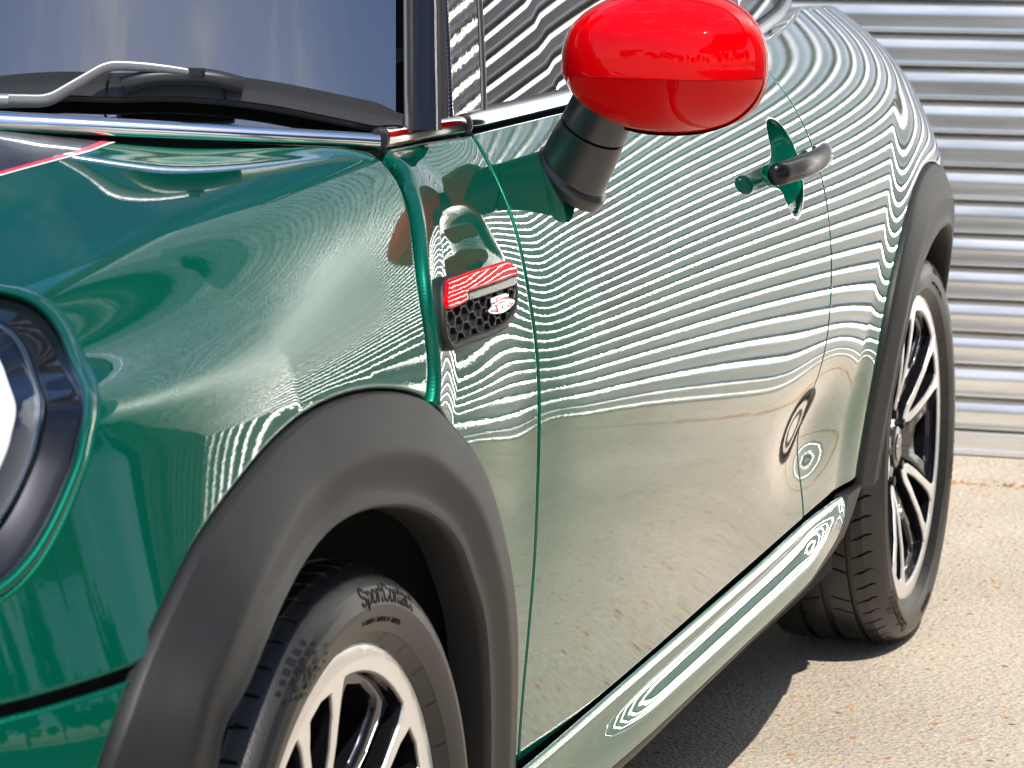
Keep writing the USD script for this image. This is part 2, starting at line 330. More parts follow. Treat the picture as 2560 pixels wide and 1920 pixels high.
def grit():
    rng = np.random.default_rng(8); V, Fs, o = [], [], 0
    b = trimesh.creation.icosphere(subdivisions=1)
    for k in range(900):
        if k < 420: x, y = XJ + rng.normal(0, .02), rng.uniform(.2, 1.6)
        else: x, y = rng.uniform(-3.8, -1.2), rng.uniform(.55, 1.7)
        s = rng.uniform(.0012, .0042) * (1 if k < 420 else .8); a = rng.uniform(0, 6.28)
        v = b.vertices * [s * rng.uniform(.7, 1.4), s, s * rng.uniform(.35, .6)] * (1 + .25 * rng.normal(size=(len(b.vertices), 1)) * .5)
        v = np.stack([v[:, 0] * math.cos(a) - v[:, 1] * math.sin(a) + x, v[:, 0] * math.sin(a) + v[:, 1] * math.cos(a) + y, v[:, 2] + s * .2], 1)
        V.append(v); Fs.append(b.faces + o); o += len(v)
    m = mat('loose_stone', {'g': ('geometry', {}), 'r': ('rgb_ramp', dict(interpolate=False, ramp=[(0, (.50, .22, .06)), (.15, (.55, .42, .25)), (.4, (.14, .12, .10)), (.6, (.42, .37, .31)), (.85, (.6, .56, .5))])), 'p': ('principled_bsdf', dict(roughness=.8))}, [('g.random_per_island', 'r.fac'), ('r.color', 'p.base_color')])
    add('loose_grit', (np.vstack(V), np.vstack(Fs)), m, smooth=False, label='loose grit and small stones scattered over the concrete and along the joint', cat='grit', kind='stuff')
grit()
GALV = mat('galvanised_steel', {'o': ('object_info', {}), 'ov': ('rgb_ramp', dict(ramp=[(0, (.90, .90, .89)), (1, (1.06, 1.06, 1.06))])), 'mu': ('mix', dict(mix_type='multiply', fac=1.)), 'g': ('geometry', {}), 'mp': ('mapping', dict(scale=(1, .35, 4.))), 'n': ('noise_texture', dict(scale=9., detail=5., roughness=.65)), 'r': ('rgb_ramp', dict(ramp=[(.3, (.64, .64, .63)), (.7, (.80, .80, .785))])),
      'r2': ('rgb_ramp', dict(ramp=[(.3, (.26, .26, .26)), (.7, (.34, .34, .34))])), 'p': ('principled_bsdf', dict(metallic=.74))},
      [('g.position', 'mp.vector'), ('mp.vector', 'n.vector'), ('n.fac', 'r.fac'), ('o.random', 'ov.fac'), ('r.color', 'mu.color1'), ('ov.color', 'mu.color2'), ('mu.color', 'p.base_color'), ('n.fac', 'r2.fac'), ('r2.color', 'p.roughness')])
def shutter():
    t = xf('roller_shutter', label='galvanised steel roller shutter of horizontal slats closed behind the car', cat='shutter')
    pitch, z0, n = .0695, .050, 68
    tt = [.0, .03, .06, .10, .16, .22, .28, .34, .39, .44, .48, .53, .58, .64, .70, .74, .775, .80, .825, .85, .88, .91, .94]
    ta = [66, 58, 46, 39, 35, 32, 28, 21, 6, -6, -11, -10, -6, -4, -2, 0, 8, 17, 16, 4, -24, -52, -72]
    q = np.linspace(0, .94, 76); ang = np.radians(PchipInterpolator(tt, ta)(q))
    d = np.concatenate([[0], np.cumsum((np.tan(ang)[1:] + np.tan(ang)[:-1]) / 2 * np.diff(q) * pitch)])
    d -= d.max(); back = d.min() - .006
    prof = [(back, 0.)] + list(zip(d, q * pitch)) + [(back, .955 * pitch), (back, pitch * 1.0)]
    Y = np.linspace(-.60, 5.5, 14)
    rng = np.random.default_rng(4)
    for k in range(n):
        zt = z0 + pitch * (k + 1); j = rng.normal(0, .0006, 3)
        rows = []
        for y in Y:
            w = j[0] + .0007 * math.sin(y * 1.3 + k * 2.1)
            rows.append([(XW + .012 + a + w, y, zt - b) for a, b in prof])
        add('slat', loft(rows), GALV, t, smooth=50)
    r = [(XW - .012, .0495), (XW + .006, .049), (XW + .010, .045), (XW + .010, .014), (XW + .016, .010), (XW + .016, .001), (XW - .012, .001)]
    add('bottom_rail', loft([[(a, y, b) for a, b in r] for y in (-.60, 5.5)]), GALV, t, smooth=20)
    for y in (-.64, 5.54):
        add('guide_channel', box(XW - .05, XW + .045, y - .05, y + .05, 0., 4.83), GALV, t, smooth=False)
shutter()
WALLCLAD = grained('dark_grey_cladding', (.045, .050, .052), .45, 60, .05, .001)
CLADLIGHT = grained('pale_grey_cladding', (.40, .41, .40), .5, 60, .05, .001)
def building():
    t = xf('warehouse', label='dark clad warehouse front above and beside the roller shutter', cat='building')
    def ribs(y0, y1, z0, z1, x):
        ys = np.arange(y0, y1 + .001, .1); pts = []
        for y in ys: pts += [(x, y), (x + .03, y + .02), (x + .03, y + .05), (x, y + .07)]
        return loft([[(a, b, z) for a, b in pts] for z in (z0, z1)])
    add('corner_panel', ribs(-1.0, -.75, 0., 4.84, XW + .02), WALLCLAD, t, smooth=False)
    add('wall_panel', ribs(5.6, 5.9, 0., 4.84, XW + .02), WALLCLAD, t, smooth=False)
    add('side_wall', box(XW - 8., XW, -1.03, -1.0, 0., 5.5), WALLCLAD, t, smooth=False)
    add('fascia', box(XW - .2, XW + .16, -1.05, 6., 4.845, 5.55), WALLCLAD, t, smooth=False)
    for z in (4.95, 5.15, 5.35): add('fascia_trim', box(XW + .16, XW + .19, -1.05, 6., z, z + .03), CLADLIGHT, t, smooth=False)
    add('roof_slab', box(XW - 8., XW - .2, -1.05, 6., 5.4, 5.5), WALLCLAD, t, smooth=False)
    c = xf('canopy', label='dark open sided canopy on posts across the yard, seen only in the paintwork', cat='canopy')
    add('roof', box(-4., 11., 5.0, 14., 3.75, 4.3), WALLCLAD, c, smooth=False)
    for k in range(9): add('roof_beam', box(-3.9 + k * 1.85, -3.75 + k * 1.85, 5.1, 13.9, 3.55, 3.745), CLADLIGHT if k % 3 == 0 else WALLCLAD, c, smooth=False)
    for x in (-3.6, 3.5, 10.6):
        for y in (5.3, 13.6): add('post', box(x - .08, x + .08, y - .08, y + .08, 0., 3.55), WALLCLAD, c, smooth=False)
building()

# ================================================================ trees across the yard (seen in the paintwork)
LEAF = mat('leaves', {'o': ('geometry', {}), 'r': ('rgb_ramp', dict(ramp=[(0, (.020, .045, .010)), (.6, (.045, .085, .018)), (1, (.08, .12, .03))])), 'p': ('principled_bsdf', dict(roughness=.6)), 't': ('translucent_bsdf', dict(color=(.07, .13, .02))), 'm': ('mix_closure', dict(fac=.25))},
           [('o.random_per_island', 'r.fac'), ('r.color', 'p.base_color'), ('p.BSDF', 'm.closure1'), ('t.BSDF', 'm.closure2')], surface='m.closure')
BARK = grained('bark', (.10, .075, .055), .9, 30, .8, .01)
def tree(name, x, y, h, w, seed, label, group):
    rng = np.random.default_rng(seed)
    t = xf(name, label=label, cat='tree', group=group)
    P = np.array([(0, 0, -.05), (.05, 0, h * .25), (-.04, .06, h * .5), (.02, .02, h * .85)]) + [x, y, 0]
    parts = [tube(spl(P, 8), np.linspace(.05 * h, .012 * h, 8) * .6, n=8)]
    cl = []
    for k in range(11):
        a = rng.random() * 6.28; z = h * rng.uniform(.3, .9); r = w * math.sqrt(max(.1, 1 - ((z / h - .55) / .5) ** 2)) * rng.uniform(.35, .8)
        c = np.array([x + r * math.cos(a), y + r * math.sin(a), z]); cl.append((c, w * rng.uniform(.28, .5)))
        s = np.array([x, y, z * .62]); parts.append(tube(spl([s, (s + c) / 2 + [0, 0, .1], c], 6), np.linspace(.012 * h, .003 * h, 6), n=6))
    add('trunk', cat(*parts), BARK, t)
    C, Q = [], []
    for c, r in cl:
        m = 240; d = rng.normal(size=(m, 3)); d /= np.linalg.norm(d, axis=1, keepdims=True)
        C.append(c + d * r * rng.uniform(.45, 1.08, (m, 1)))
    C = np.vstack(C); m = len(C)
    a = rng.normal(size=(m, 3)); a /= np.linalg.norm(a, axis=1, keepdims=True); b = np.cross(a, rng.normal(size=(m, 3))); b /= np.linalg.norm(b, axis=1, keepdims=True)
    s = w * rng.uniform(.05, .10, (m, 1))
    v = np.stack([C - a * s, C + b * s * .6, C + a * s, C - b * s * .6], 1).reshape(-1, 3)
    add('crown', (v, np.arange(m * 4).reshape(-1, 4)), LEAF, t, smooth=False)
_rt = random.Random(5)
for k in range(11):
    tree('yard_tree', 52 + _rt.uniform(-3, 3), -26 + k * 6.4 + _rt.uniform(-1, 1), _rt.uniform(5.5, 9.5), _rt.uniform(2.6, 3.8), 20 + k, 'leafy green tree in the far row ahead of the car, seen only as reflection', 'trees ahead of the car')
for k in range(6):
    tree('yard_tree', -8 + k * 4.6, 25 + _rt.uniform(-.8, .8), _rt.uniform(5.5, 7.5), _rt.uniform(2.2, 3.0), 50 + k, 'leafy green tree standing beyond the canopy, seen only as reflection', 'trees beyond the canopy')

# ================================================================ the car
CAR = xf('car', label='dark green small hatchback with red door mirror and dark grey wheel arch trims', cat='car')
SG = SIDE_SIGN
gap = [(-0.318, 0.962), (-0.324, 0.9516), (-0.3188, 0.9416), (-0.2933, 0.9273), (-0.247, 0.8945), (-0.2002, 0.8461), (-0.1903, 0.8062), (-0.1869, 0.7654), (-0.1734, 0.7384), (-0.15, 0.71)]
gapS = spl(gap, 60)
def v_of_z(z): 
    zz = np.linspace(.30, .962, 500); vv = np.interp(zz, _bz(np.linspace(.6, VMAX - .01, 900))[::-1], np.linspace(.6, VMAX - .01, 900)[::-1]); return np.interp(z, zz, vv)
gapB = np.array([(x, float(v_of_z(z))) for x, z in [(-0.3046, 0.9429), (-0.2856, 0.928), (-0.245, 0.8947), (-0.197, 0.8465), (-0.1853, 0.8069), (-0.1816, 0.7662), (-0.1672, 0.7395), (-0.15, 0.71)]])
gapBs = spl(gapB, 60)
flareO = [(0.5199, 0.2), (0.5139, 0.36), (0.5019, 0.47), (0.4799, 0.5777), (0.4339, 0.64), (0.387, 0.6747), (0.3267, 0.7072), (0.2526, 0.7319), (0.1491, 0.7576), (0.0502, 0.7693), (-0.0463, 0.7666), (-0.1193, 0.7549), (-0.17, 0.7385), (-0.221, 0.708), (-0.281, 0.669), (-0.332, 0.618), (-0.381, 0.554), (-0.42, 0.491), (-0.455, 0.412), (-0.481, 0.32), (-0.492, 0.23)]
flareI = [(0.43110000000000004, 0.2), (0.42910000000000004, 0.35), (0.42110000000000003, 0.45), (0.4011, 0.561), (0.3913, 0.586), (0.3597, 0.6042), (0.3096, 0.6272), (0.2456, 0.6482), (0.1541, 0.6673), (0.0754, 0.6784), (-0.016, 0.673), (-0.095, 0.656), (-0.158, 0.632), (-0.207, 0.601), (-0.241, 0.567), (-0.284, 0.52), (-0.322, 0.458), (-0.368, 0.351), (-0.388, 0.23)]
rflareO = [(-2.045, .325), (-2.047, .43), (-2.059, .542), (-2.099, .622), (-2.170, .688), (-2.248, .733), (-2.346, .760), (-2.427, .767), (-2.51, .762), (-2.62, .742), (-2.72, .69), (-2.80, .61), (-2.85, .50), (-2.875, .38), (-2.88, .28)]
rflareI = [(-2.128, .325), (-2.140, .43), (-2.158, .53), (-2.190, .580), (-2.228, .612), (-2.285, .640), (-2.384, .661), (-2.503, .664), (-2.61, .645), (-2.69, .60), (-2.755, .53), (-2.80, .43), (-2.825, .34), (-2.83, .28)]
belt = lambda x: np.interp(x, [-2.3, -2.1, -1.82, -1.3, -.87, -.52, -.2], [1.020, 1.003, .985, .967, .960, .957, .958])
sillz = lambda x: .318 + (-.5 - np.asarray(x)) * .0155
def Yside(x, z):
    x, z = np.broadcast_arrays(np.asarray(x, float), np.asarray(z, float))
    yb = bonnet(np.clip(x, -.3, .64), v_of_z(np.clip(z, .31, .9)))[..., 1]
    w = ss(.14, -.20, x)
    return yb * (1 - w) + S(x, z) * w

# --- bonnet, with the headlamp opening
ringuv = [(0.2351, 0.6882), (0.2586, 0.7322), (0.272, 0.7701), (0.2973, 0.8062), (0.3376, 0.8485), (0.3892, 0.8971), (0.4129, 0.924), (0.4304, 0.9414), (0.4502, 0.9601), (0.4752, 0.9828), (0.4994, 1.0029), (0.5203, 1.0205), (0.5423, 1.0305), (0.572, 1.025), (0.602, 0.99), (0.618, 0.93), (0.618, 0.84), (0.6, 0.74), (0.555, 0.665), (0.48, 0.622), (0.39, 0.612), (0.3, 0.632)]
RING = spl(ringuv, 160, closed=True)
_f = np.fft.fft(RING[:, 0] + 1j * RING[:, 1]); _k = np.abs(np.fft.fftfreq(160) * 160); _f *= np.exp(-(_k / 5.5) ** 4); _r = np.fft.ifft(_f); RING = np.stack([_r.real, _r.imag], 1)
stations = np.linspace(.75, 0, 26)
rear = [(float(rear_edge(y)) + .0095, float(v)) for v, y in [(v, float(_by(v))) for v in np.linspace(0, float(v_of_z(.9415)), 26)]]
O = spl(flareO, 200); Ov = np.array([(x, v_of_z(z)) for x, z in O if x > -.172 and z > .56])       # bonnet stops at the arch trim
bumpgap = [(u, float(v_of_z(z))) for u, z in [(0.66, 0.615), (0.6, 0.62), (0.5393, 0.6308), (0.4937, 0.6354), (0.443, 0.6394), (0.41300000000000003, 0.6414)]]
Ob = Ov[(Ov[:, 0] < bumpgap[-1][0] - .001)]
bon = Polygon([(rear[0][0], -.75)] + [] + [(.66, -.75)] + bumpgap + [tuple(q) for q in Ob] + [tuple(q) for q in gapBs[::-1] if q[1] < float(v_of_z(.735))] + [(u, v) for u, v in rear[::-1]])
bon = Polygon([(u, v) for u, v in bumpgap] + [tuple(q) for q in Ob] + [tuple(q) for q in gapBs[::-1] if q[1] < float(v_of_z(.735))] + [(u, v) for u, v in rear[::-1]] + [(.66, 0.)]).buffer(0)
bon = bon.buffer(-.0022).difference(Polygon(RING).buffer(.0035))
gl = LineString(gapBs)
m, n = panel(bonnet, bon, h=.010, r=.0035, thick=.012, sign=1, wide=[(gl, .006)])
BON = add('bonnet', m, GREEN, CAR, nrm=n)
mm = (m[0] * [1, -1, 1], m[1][:, ::-1]); BON2 = add('bonnet_far_half', mm, GREEN, CAR, nrm=n * [1, -1, 1])
# bonnet stripe: black film with a red and a white edge line
def strip(va, vb, mtl, nm, lift, vs=12):
    us = np.linspace(-.20, .62, 60); rows = []
    for u in us:
        row = []
        for vv in np.linspace(va(u), vb(u), vs):
            u0 = max(u, float(rear_edge(vv)) + .016); row.append(bonnet(u0, vv) + normals(bonnet, np.array(u0), np.array(vv)) * lift)
        rows.append(row)
    add(nm, loft(rows), mtl, BON, smooth=True)
e0 = lambda u: .5203 - .17 * u
strip(lambda u: .20 - .10 * u, lambda u: e0(u) - .0065, BLACKPRINT, 'black_stripe', .0005)
strip(lambda u: e0(u) - .0065, lambda u: e0(u), REDPRINT, 'red_line', .0006, 4)
strip(lambda u: e0(u), lambda u: e0(u) + .0022, WHITEPRINT, 'white_line', .0006, 3)
# --- front bumper below the shut line
bum = Polygon([(u, v + .004) for u, v in bumpgap[::-1]] + [(.66, 1.46)] + [tuple(q) for q in [(x, v_of_z(z)) for x, z in O if x > .3 and .30 < z < .632]])
bum = bum.buffer(0).buffer(-.002)
m, n = panel(bonnet, bum, h=.012, r=.004, thick=.014, sign=1)
add('front_bumper', m, GREEN, CAR, nrm=n)
# --- scuttle panel with the badge recess
recess = Polygon(spl([(-.260, .836), (-.268, .8607), (-.296, .888), (-.330, .8955), (-.366, .897), (-.394, .8935), (-.409, .880), (-.416, .858), (-.424, .840), (-.35, .832)], 120, closed=True))
GAPLINE = LineString([tuple(q) for q in gapS])
def scut(x, z):
    x, z = np.broadcast_arrays(np.asarray(x, float), np.asarray(z, float))
    P = side(x, z); pt = shapely.points(np.stack([x.ravel(), z.ravel()], 1)); d = shapely.distance(recess.boundary, pt).reshape(x.shape); ins = shapely.contains(recess, pt).reshape(x.shape)
    w = ss(0, .022, np.where(ins, d, 0)) * (1 - .75 * ss(-.33, -.41, x))
    P[..., 1] -= .015 * w
    dg = shapely.distance(GAPLINE, pt).reshape(x.shape); P[..., 1] += .0065 * ss(.06, .0, dg)
    return P
doorF = spl([(-.530, .962), (-.521, .946), (-.503, .9192), (-.4835, .8676), (-.4690, .8068), (-.4688, .7481), (-.467, .6803), (-.468, .5432), (-.4915, .3943), (-.5069, .3136), (-.52, .25)], 80)
Oscut = [tuple(q) for q in O if q[0] < -.165 and q[1] > .25]
scp = Polygon([tuple(q) for q in gapS if q[1] > .736 and q[1] < .952] + Oscut + [tuple(q) for q in doorF[::-1] if .27 < q[1] < .951]).buffer(0).buffer(-.002)
fr = LineString([tuple(q) for q in gapS])
ex = np.stack(np.meshgrid(np.arange(-.45, -.25, .003), np.arange(.82, .915, .003)), -1).reshape(-1, 2)
m, n = panel(scut, scp, h=.008, r=.003, thick=.014, sign=SG, wide=[(GAPLINE, .010)], extra=ex)
SCU = add('scuttle_panel', m, GREEN, CAR, nrm=n)
# --- door with the handle bowl
hb = smoothring([(-1.573, .8965), (-1.548, .8955), (-1.520, .882), (-1.500, .862), (-1.475, .850), (-1.440, .8475), (-1.414, .840), (-1.418, .828), (-1.450, .817), (-1.488, .806), (-1.500, .790), (-1.517, .777), (-1.536, .770), (-1.560, .7735), (-1.585, .786), (-1.606, .808), (-1.6165, .835), (-1.618, .862), (-1.604, .884)])
def doorP(x, z):
    x, z = np.broadcast_arrays(np.asarray(x, float), np.asarray(z, float))
    P = side(x, z); f = (x > -1.65) & (x < -1.38) & (z > .75) & (z < .92)
    if f.any():
        pt = shapely.points(np.stack([x[f], z[f]], 1)); d = np.where(shapely.contains(hb, pt), shapely.distance(hb.boundary, pt), 0)
        P[..., 1][f] -= .030 * (1 - (1 - np.clip(d / .055, 0, 1)) ** 2) * ss(0, .006, d)
    return P
doorR = spl([(-1.722, .99), (-1.716, .93), (-1.711, .85), (-1.713, .76), (-1.714, .69), (-1.712, .60), (-1.700, .52), (-1.700, .45), (-1.718, .38), (-1.742, .33), (-1.755, .30)], 80)
xs = np.linspace(-.505, -1.73, 40)
dpl = Polygon([tuple(q) for q in doorF if sillz(q[0]) < q[1] < belt(q[0]) - .006] + [(x, float(sillz(x))) for x in xs[(xs < -.515) & (xs > -1.738)]] + [tuple(q) for q in doorR[::-1] if sillz(q[0]) < q[1] < belt(q[0]) - .006] + [(x, float(belt(x)) - .006) for x in xs[::-1] if -1.715 < x < -.528]).buffer(0).buffer(-.0018)
ex = np.stack(np.meshgrid(np.arange(-1.63, -1.40, .0028), np.arange(.765, .905, .0028)), -1).reshape(-1, 2)
ex = np.vstack([ex] + [dens(LineString(hb.buffer(o).exterior.coords), .004) for o in (.0, -.0015, -.003, -.005, .002)])
m, n = panel(doorP, dpl, h=.012, r=.0018, thick=.014, sign=SG, extra=ex)
DOOR = add('door', m, GREEN, CAR, nrm=n)
# --- rear quarter
RO = spl(rflareO, 160)
def quarter(x, z):
    P = side(x, z); x, z = np.broadcast_arrays(np.asarray(x, float), np.asarray(z, float))
    # pressed crease round the arch trim
    c = (-2.47, .34); rr = np.hypot(x - c[0], z - c[1]); P[..., 1] += .009 * ss(.545, .44, rr)
    return P
qp = Polygon([tuple(q) for q in doorR if sillz(q[0]) < q[1] < belt(q[0]) - .006] + [(x, float(sillz(x))) for x in np.linspace(-1.745, -2.044, 12)] + [tuple(q) for q in RO if q[1] > float(sillz(-2.05))] + [(-2.95, .36), (-3.16, .38), (-3.22, .60), (-3.20, .80), (-3.10, .95)]
             + [(-2.95, .985), (-2.7, 1.0), (-2.45, 1.008), (-2.28, 1.012)] + [(x, float(belt(x)) - .006) for x in np.linspace(-2.25, -1.722, 14)]).buffer(0).buffer(-.0018)
m, n = panel(quarter, qp, h=.012, r=.0028, thick=.014, sign=SG)
add('rear_quarter_panel', m, GREEN, CAR, nrm=n)
# rear shoulder behind the glass, out to the tailgate
def shoulder():
    xs = np.linspace(-2.2, -3.12, 40); rows = []
    for x in xs:
        z = float(np.interp(x, [-3.12, -2.95, -2.7, -2.45, -2.28, -2.2], [.95, .983, .998, 1.006, 1.010, 1.008])); y = float(S(x, z))
        rows.append([(x, y - .002 - t * .10, z + .004 * math.sin(t * 1.57) - .03 * t * t) for t in np.linspace(0, 1, 8)])
    add('rear_shoulder', loft(rows, flip=True), GREEN, CAR, smooth=True)
shoulder()
# dark structure behind the shut lines and the floor
def inner():
    X, Z = np.meshgrid(np.linspace(-.44, -3.15, 90), np.linspace(.27, .945, 24), indexing='ij')
    P = side(X, Z); P[..., 1] -= .026
    v, f = loft(P); c = v[f].mean(1); keep = (np.hypot(c[:, 0] + 2.495, c[:, 2] - .31) > .40) & (np.hypot(c[:, 0], c[:, 2] - .31) > .43)
    k2 = ~((c[:, 0] > -1.66) & (c[:, 0] < -1.38) & (c[:, 2] > .74) & (c[:, 2] < .92))
    a = (v, f[keep & k2])
    X, Z = np.meshgrid(np.linspace(-.20, -.47, 26), np.linspace(.70, .90, 16), indexing='ij')
    P2 = side(X, Z); P2[..., 1] -= .030
    add('inner_structure', cat(a, loft(P2)), DARK, CAR, smooth=False)
    add('floor_pan', cat(box(-2.05, -.50, -.78, .80, .20, .24), box(-2.05, -.5, -.79, .795, .24, .31), box(-3.1, -2.1, -.55, .55, .24, .5), box(-.5, .6, -.5, .5, .24, .6)), DARK, CAR, smooth=False)
inner()
# --- wheel arch trims and liners
def arch(Opts, Ipts, Yf, c, name, lift, front):
    n = 120; Oc, Ic = spl(Opts, n), spl(Ipts, n)
    prof = [(0., -.006), (.0, .0), (.012, .0045), (.03, .0065), (.15, .0095), (.30, .0135), (.44, .0175), (.50, .0185), (.56, .0185), (.68, .0165), (.78, .0152), (.84, .0152), (.88, .0157), (.92, .0166), (.96, .0168), (.985, .0145), (1.0, .008), (1.005, -.012), (1.006, -.022)]
    rows = []
    for i in range(n):
        o, q = Oc[i], Ic[i]; row = []
        for s, d in prof:
            x, z = o + (q - o) * s
            y = float(Yf(x, max(z, .31))) if s <= 1 else float(Yf(*(o + (q - o)), )) 
            L = lift(x, z) if lift else 0
            row.append((x, y + d * (1 if d < .005 else 1) + L * ss(0, .6, s), z))
        rows.append(row)
    return add(name, loft(rows, flip=not front), PLASTIC, CAR, smooth=40)
arch(flareO, flareI, Yside, (0, .31), 'wheel_arch_trim', lambda x, z: .010 * ss(.10, .32, x), True)
arch(rflareO, rflareI, lambda x, z: quarter(x, z)[..., 1], (-2.495, .31), 'wheel_arch_trim', None, True)
def liner(cx, r, y1):
    th = np.radians(np.linspace(-12, 192, 50))
    rows = [[(cx + rr * math.cos(t), y, .31 + rr * math.sin(t)) for t in th] for y, rr in ((y1, r), (y1 - .05, r + .012), (y1 - .12, r + .01), (y1 - .3, r + .004), (y1 - .34, r * .6), (y1 - .34, .05))]
    add('wheel_arch_liner', loft(rows), LINER, CAR, smooth=True)
liner(0.0, .388, .832); liner(-2.495, .386, .80)
# --- sill skirt
def skirt():
    X = np.concatenate([np.linspace(-.47, -1.66, 34), np.linspace(-1.69, -2.06, 26)])
    tx = [-.47, -1.43, -1.82, -1.954, -2.06]; tz = [.3200, .3265, .3335, .3325, .3315]
    bx, bz = [-.47, -.88, -1.30, -1.67, -1.762, -1.859, -1.911, -1.944, -1.953], [.250, .253, .257, .262, .272, .281, .292, .316, .3308]
    ox, oz = [-.47, -.87, -1.3, -1.735, -1.83, -1.928, -1.993, -2.046, -2.06], [.226, .231, .240, .247, .251, .255, .279, .309, .3300]
    top, bnd, bot = (PchipInterpolator(a[::-1], b[::-1]) for a, b in ((tx, tz), (bx, bz), (ox, oz)))
    g, p = [], []
    for x in X:
        T, B = float(top(x)), float(bot(x)); q = float(bnd(max(x, -1.953))) if x > -1.953 else T
        hgt = T - .25
        def yy(z):
            s = (T - z) / .085
            return .836 + .0055 * math.sin(min(max(s, 0), 1) * 2.6) - .004 * max(s - .6, 0)
        if x > -1.953:
            zs = T - (T - q) * np.concatenate([[0, .0, .03, .07], np.linspace(.12, 1, 34)])
            ins = [-.006, -.0035, -.0016, -.0006] + [0] * 34
            # the painted face: turned in at the top, swelling along its middle
            fr_ = (T - zs) / max(T - q, 1e-6); am = float(ss(-.50, -.95, x) * ss(-1.935, -1.70, x))
            f1 = PchipInterpolator([0, .1, .2, .3, .4, .5, .6, .7, .8, .9, 1], np.array([0, .0008, .0019, .0036, .0062, .0091, .0119, .0141, .0154, .0161, .0164]))(fr_) - .0090
            f0 = np.interp(fr_, [0, .5, 1], [0, .0035, .0060]) - .0060
            face = f1 * am + f0 * (1 - am)
            g.append([(x, .842 + i + f, z) for z, i, f in zip(zs, ins, face)])
        zs = q - (q - B) * np.array([0, .02, .06, .3, .6, .9, .97, 1., 1.])
        e_ = .0070 * float(ss(-.50, -.95, x) * ss(-1.935, -1.70, x)); outs = [e_ - .004, e_ - .0012, e_, e_ - .0010, e_ - .005, e_ - .010, e_ - .015, -.024, -.10]
        if x <= -1.953:
            outs = [-.03, -.004, -.001, -.001, -.003, -.006, -.010, -.02, -.08]
        p.append([(x, .842 + o, z) for o, z in zip(outs, zs)])
    s = add('sill_skirt', loft(p), PLASTIC, CAR, smooth=40)
    add('painted_insert', loft(g), GREEN, s, smooth=40)
    add('sill_gap', loft([[(x, .815, float(top(x)) + .03), (x, .812, float(top(x)) - .012)] for x in X]), DARK, CAR)
skirt()
# --- bright belt line
chz = lambda y: .9555 + .0365 * (1 - (np.asarray(y, float) / .7405) ** 2)
def chrome():
    ys = np.linspace(-.7405, .7405, 90)
    # along the rear of the bonnet
    P = np.array([(float(rear_edge(y)), y, chz(y)) for y in ys]); rr = .0125 - .0045 * (np.abs(ys) / .74) ** 2
    add('bonnet_chrome_strip', tube(P, rr, rr, n=24), CHROME, CAR, smooth=50)
    sy = lambda x: float(S(x, belt(x))) + (.7400 - float(S(-.325, belt(-.325)))) * float(ss(-.46, -.325, x))
    xs = np.linspace(-.330, -.512, 24); P = np.array([(x, sy(x) + .001, float(belt(x)) + .001) for x in xs])
    c = add('scuttle_chrome_strip', tube(P, .007, .0095, n=24), CHROME, CAR, smooth=50)
    for x in (-.322, -.5205):
        P = np.array([(x + d, sy(x) + .001, .9575) for d in (-.005, -.0035, 0, .0035, .005)])
        add('joint_clip', tube(P, [.007, .0088, .0088, .0088, .007], [.0105, .0118, .0118, .0118, .0105], n=20), SEAL, CAR, smooth=50)
    xs = np.linspace(-.529, -2.24, 90); P = np.array([(x, float(S(x, belt(x))) + .001, float(belt(x)) + .003) for x in xs])
    e = P[-1]; P = np.vstack([P, [e + [-.05, -.012, .010], e + [-.09, -.032, .016], e + [-.11, -.060, .018]]])
    k = np.ones(len(P)); k[:3] = (.7, .9, 1)
    add('belt_chrome_strip', tube(P, .0055 * k, .0085 * k, n=20), CHROME, CAR, smooth=50)
chrome()
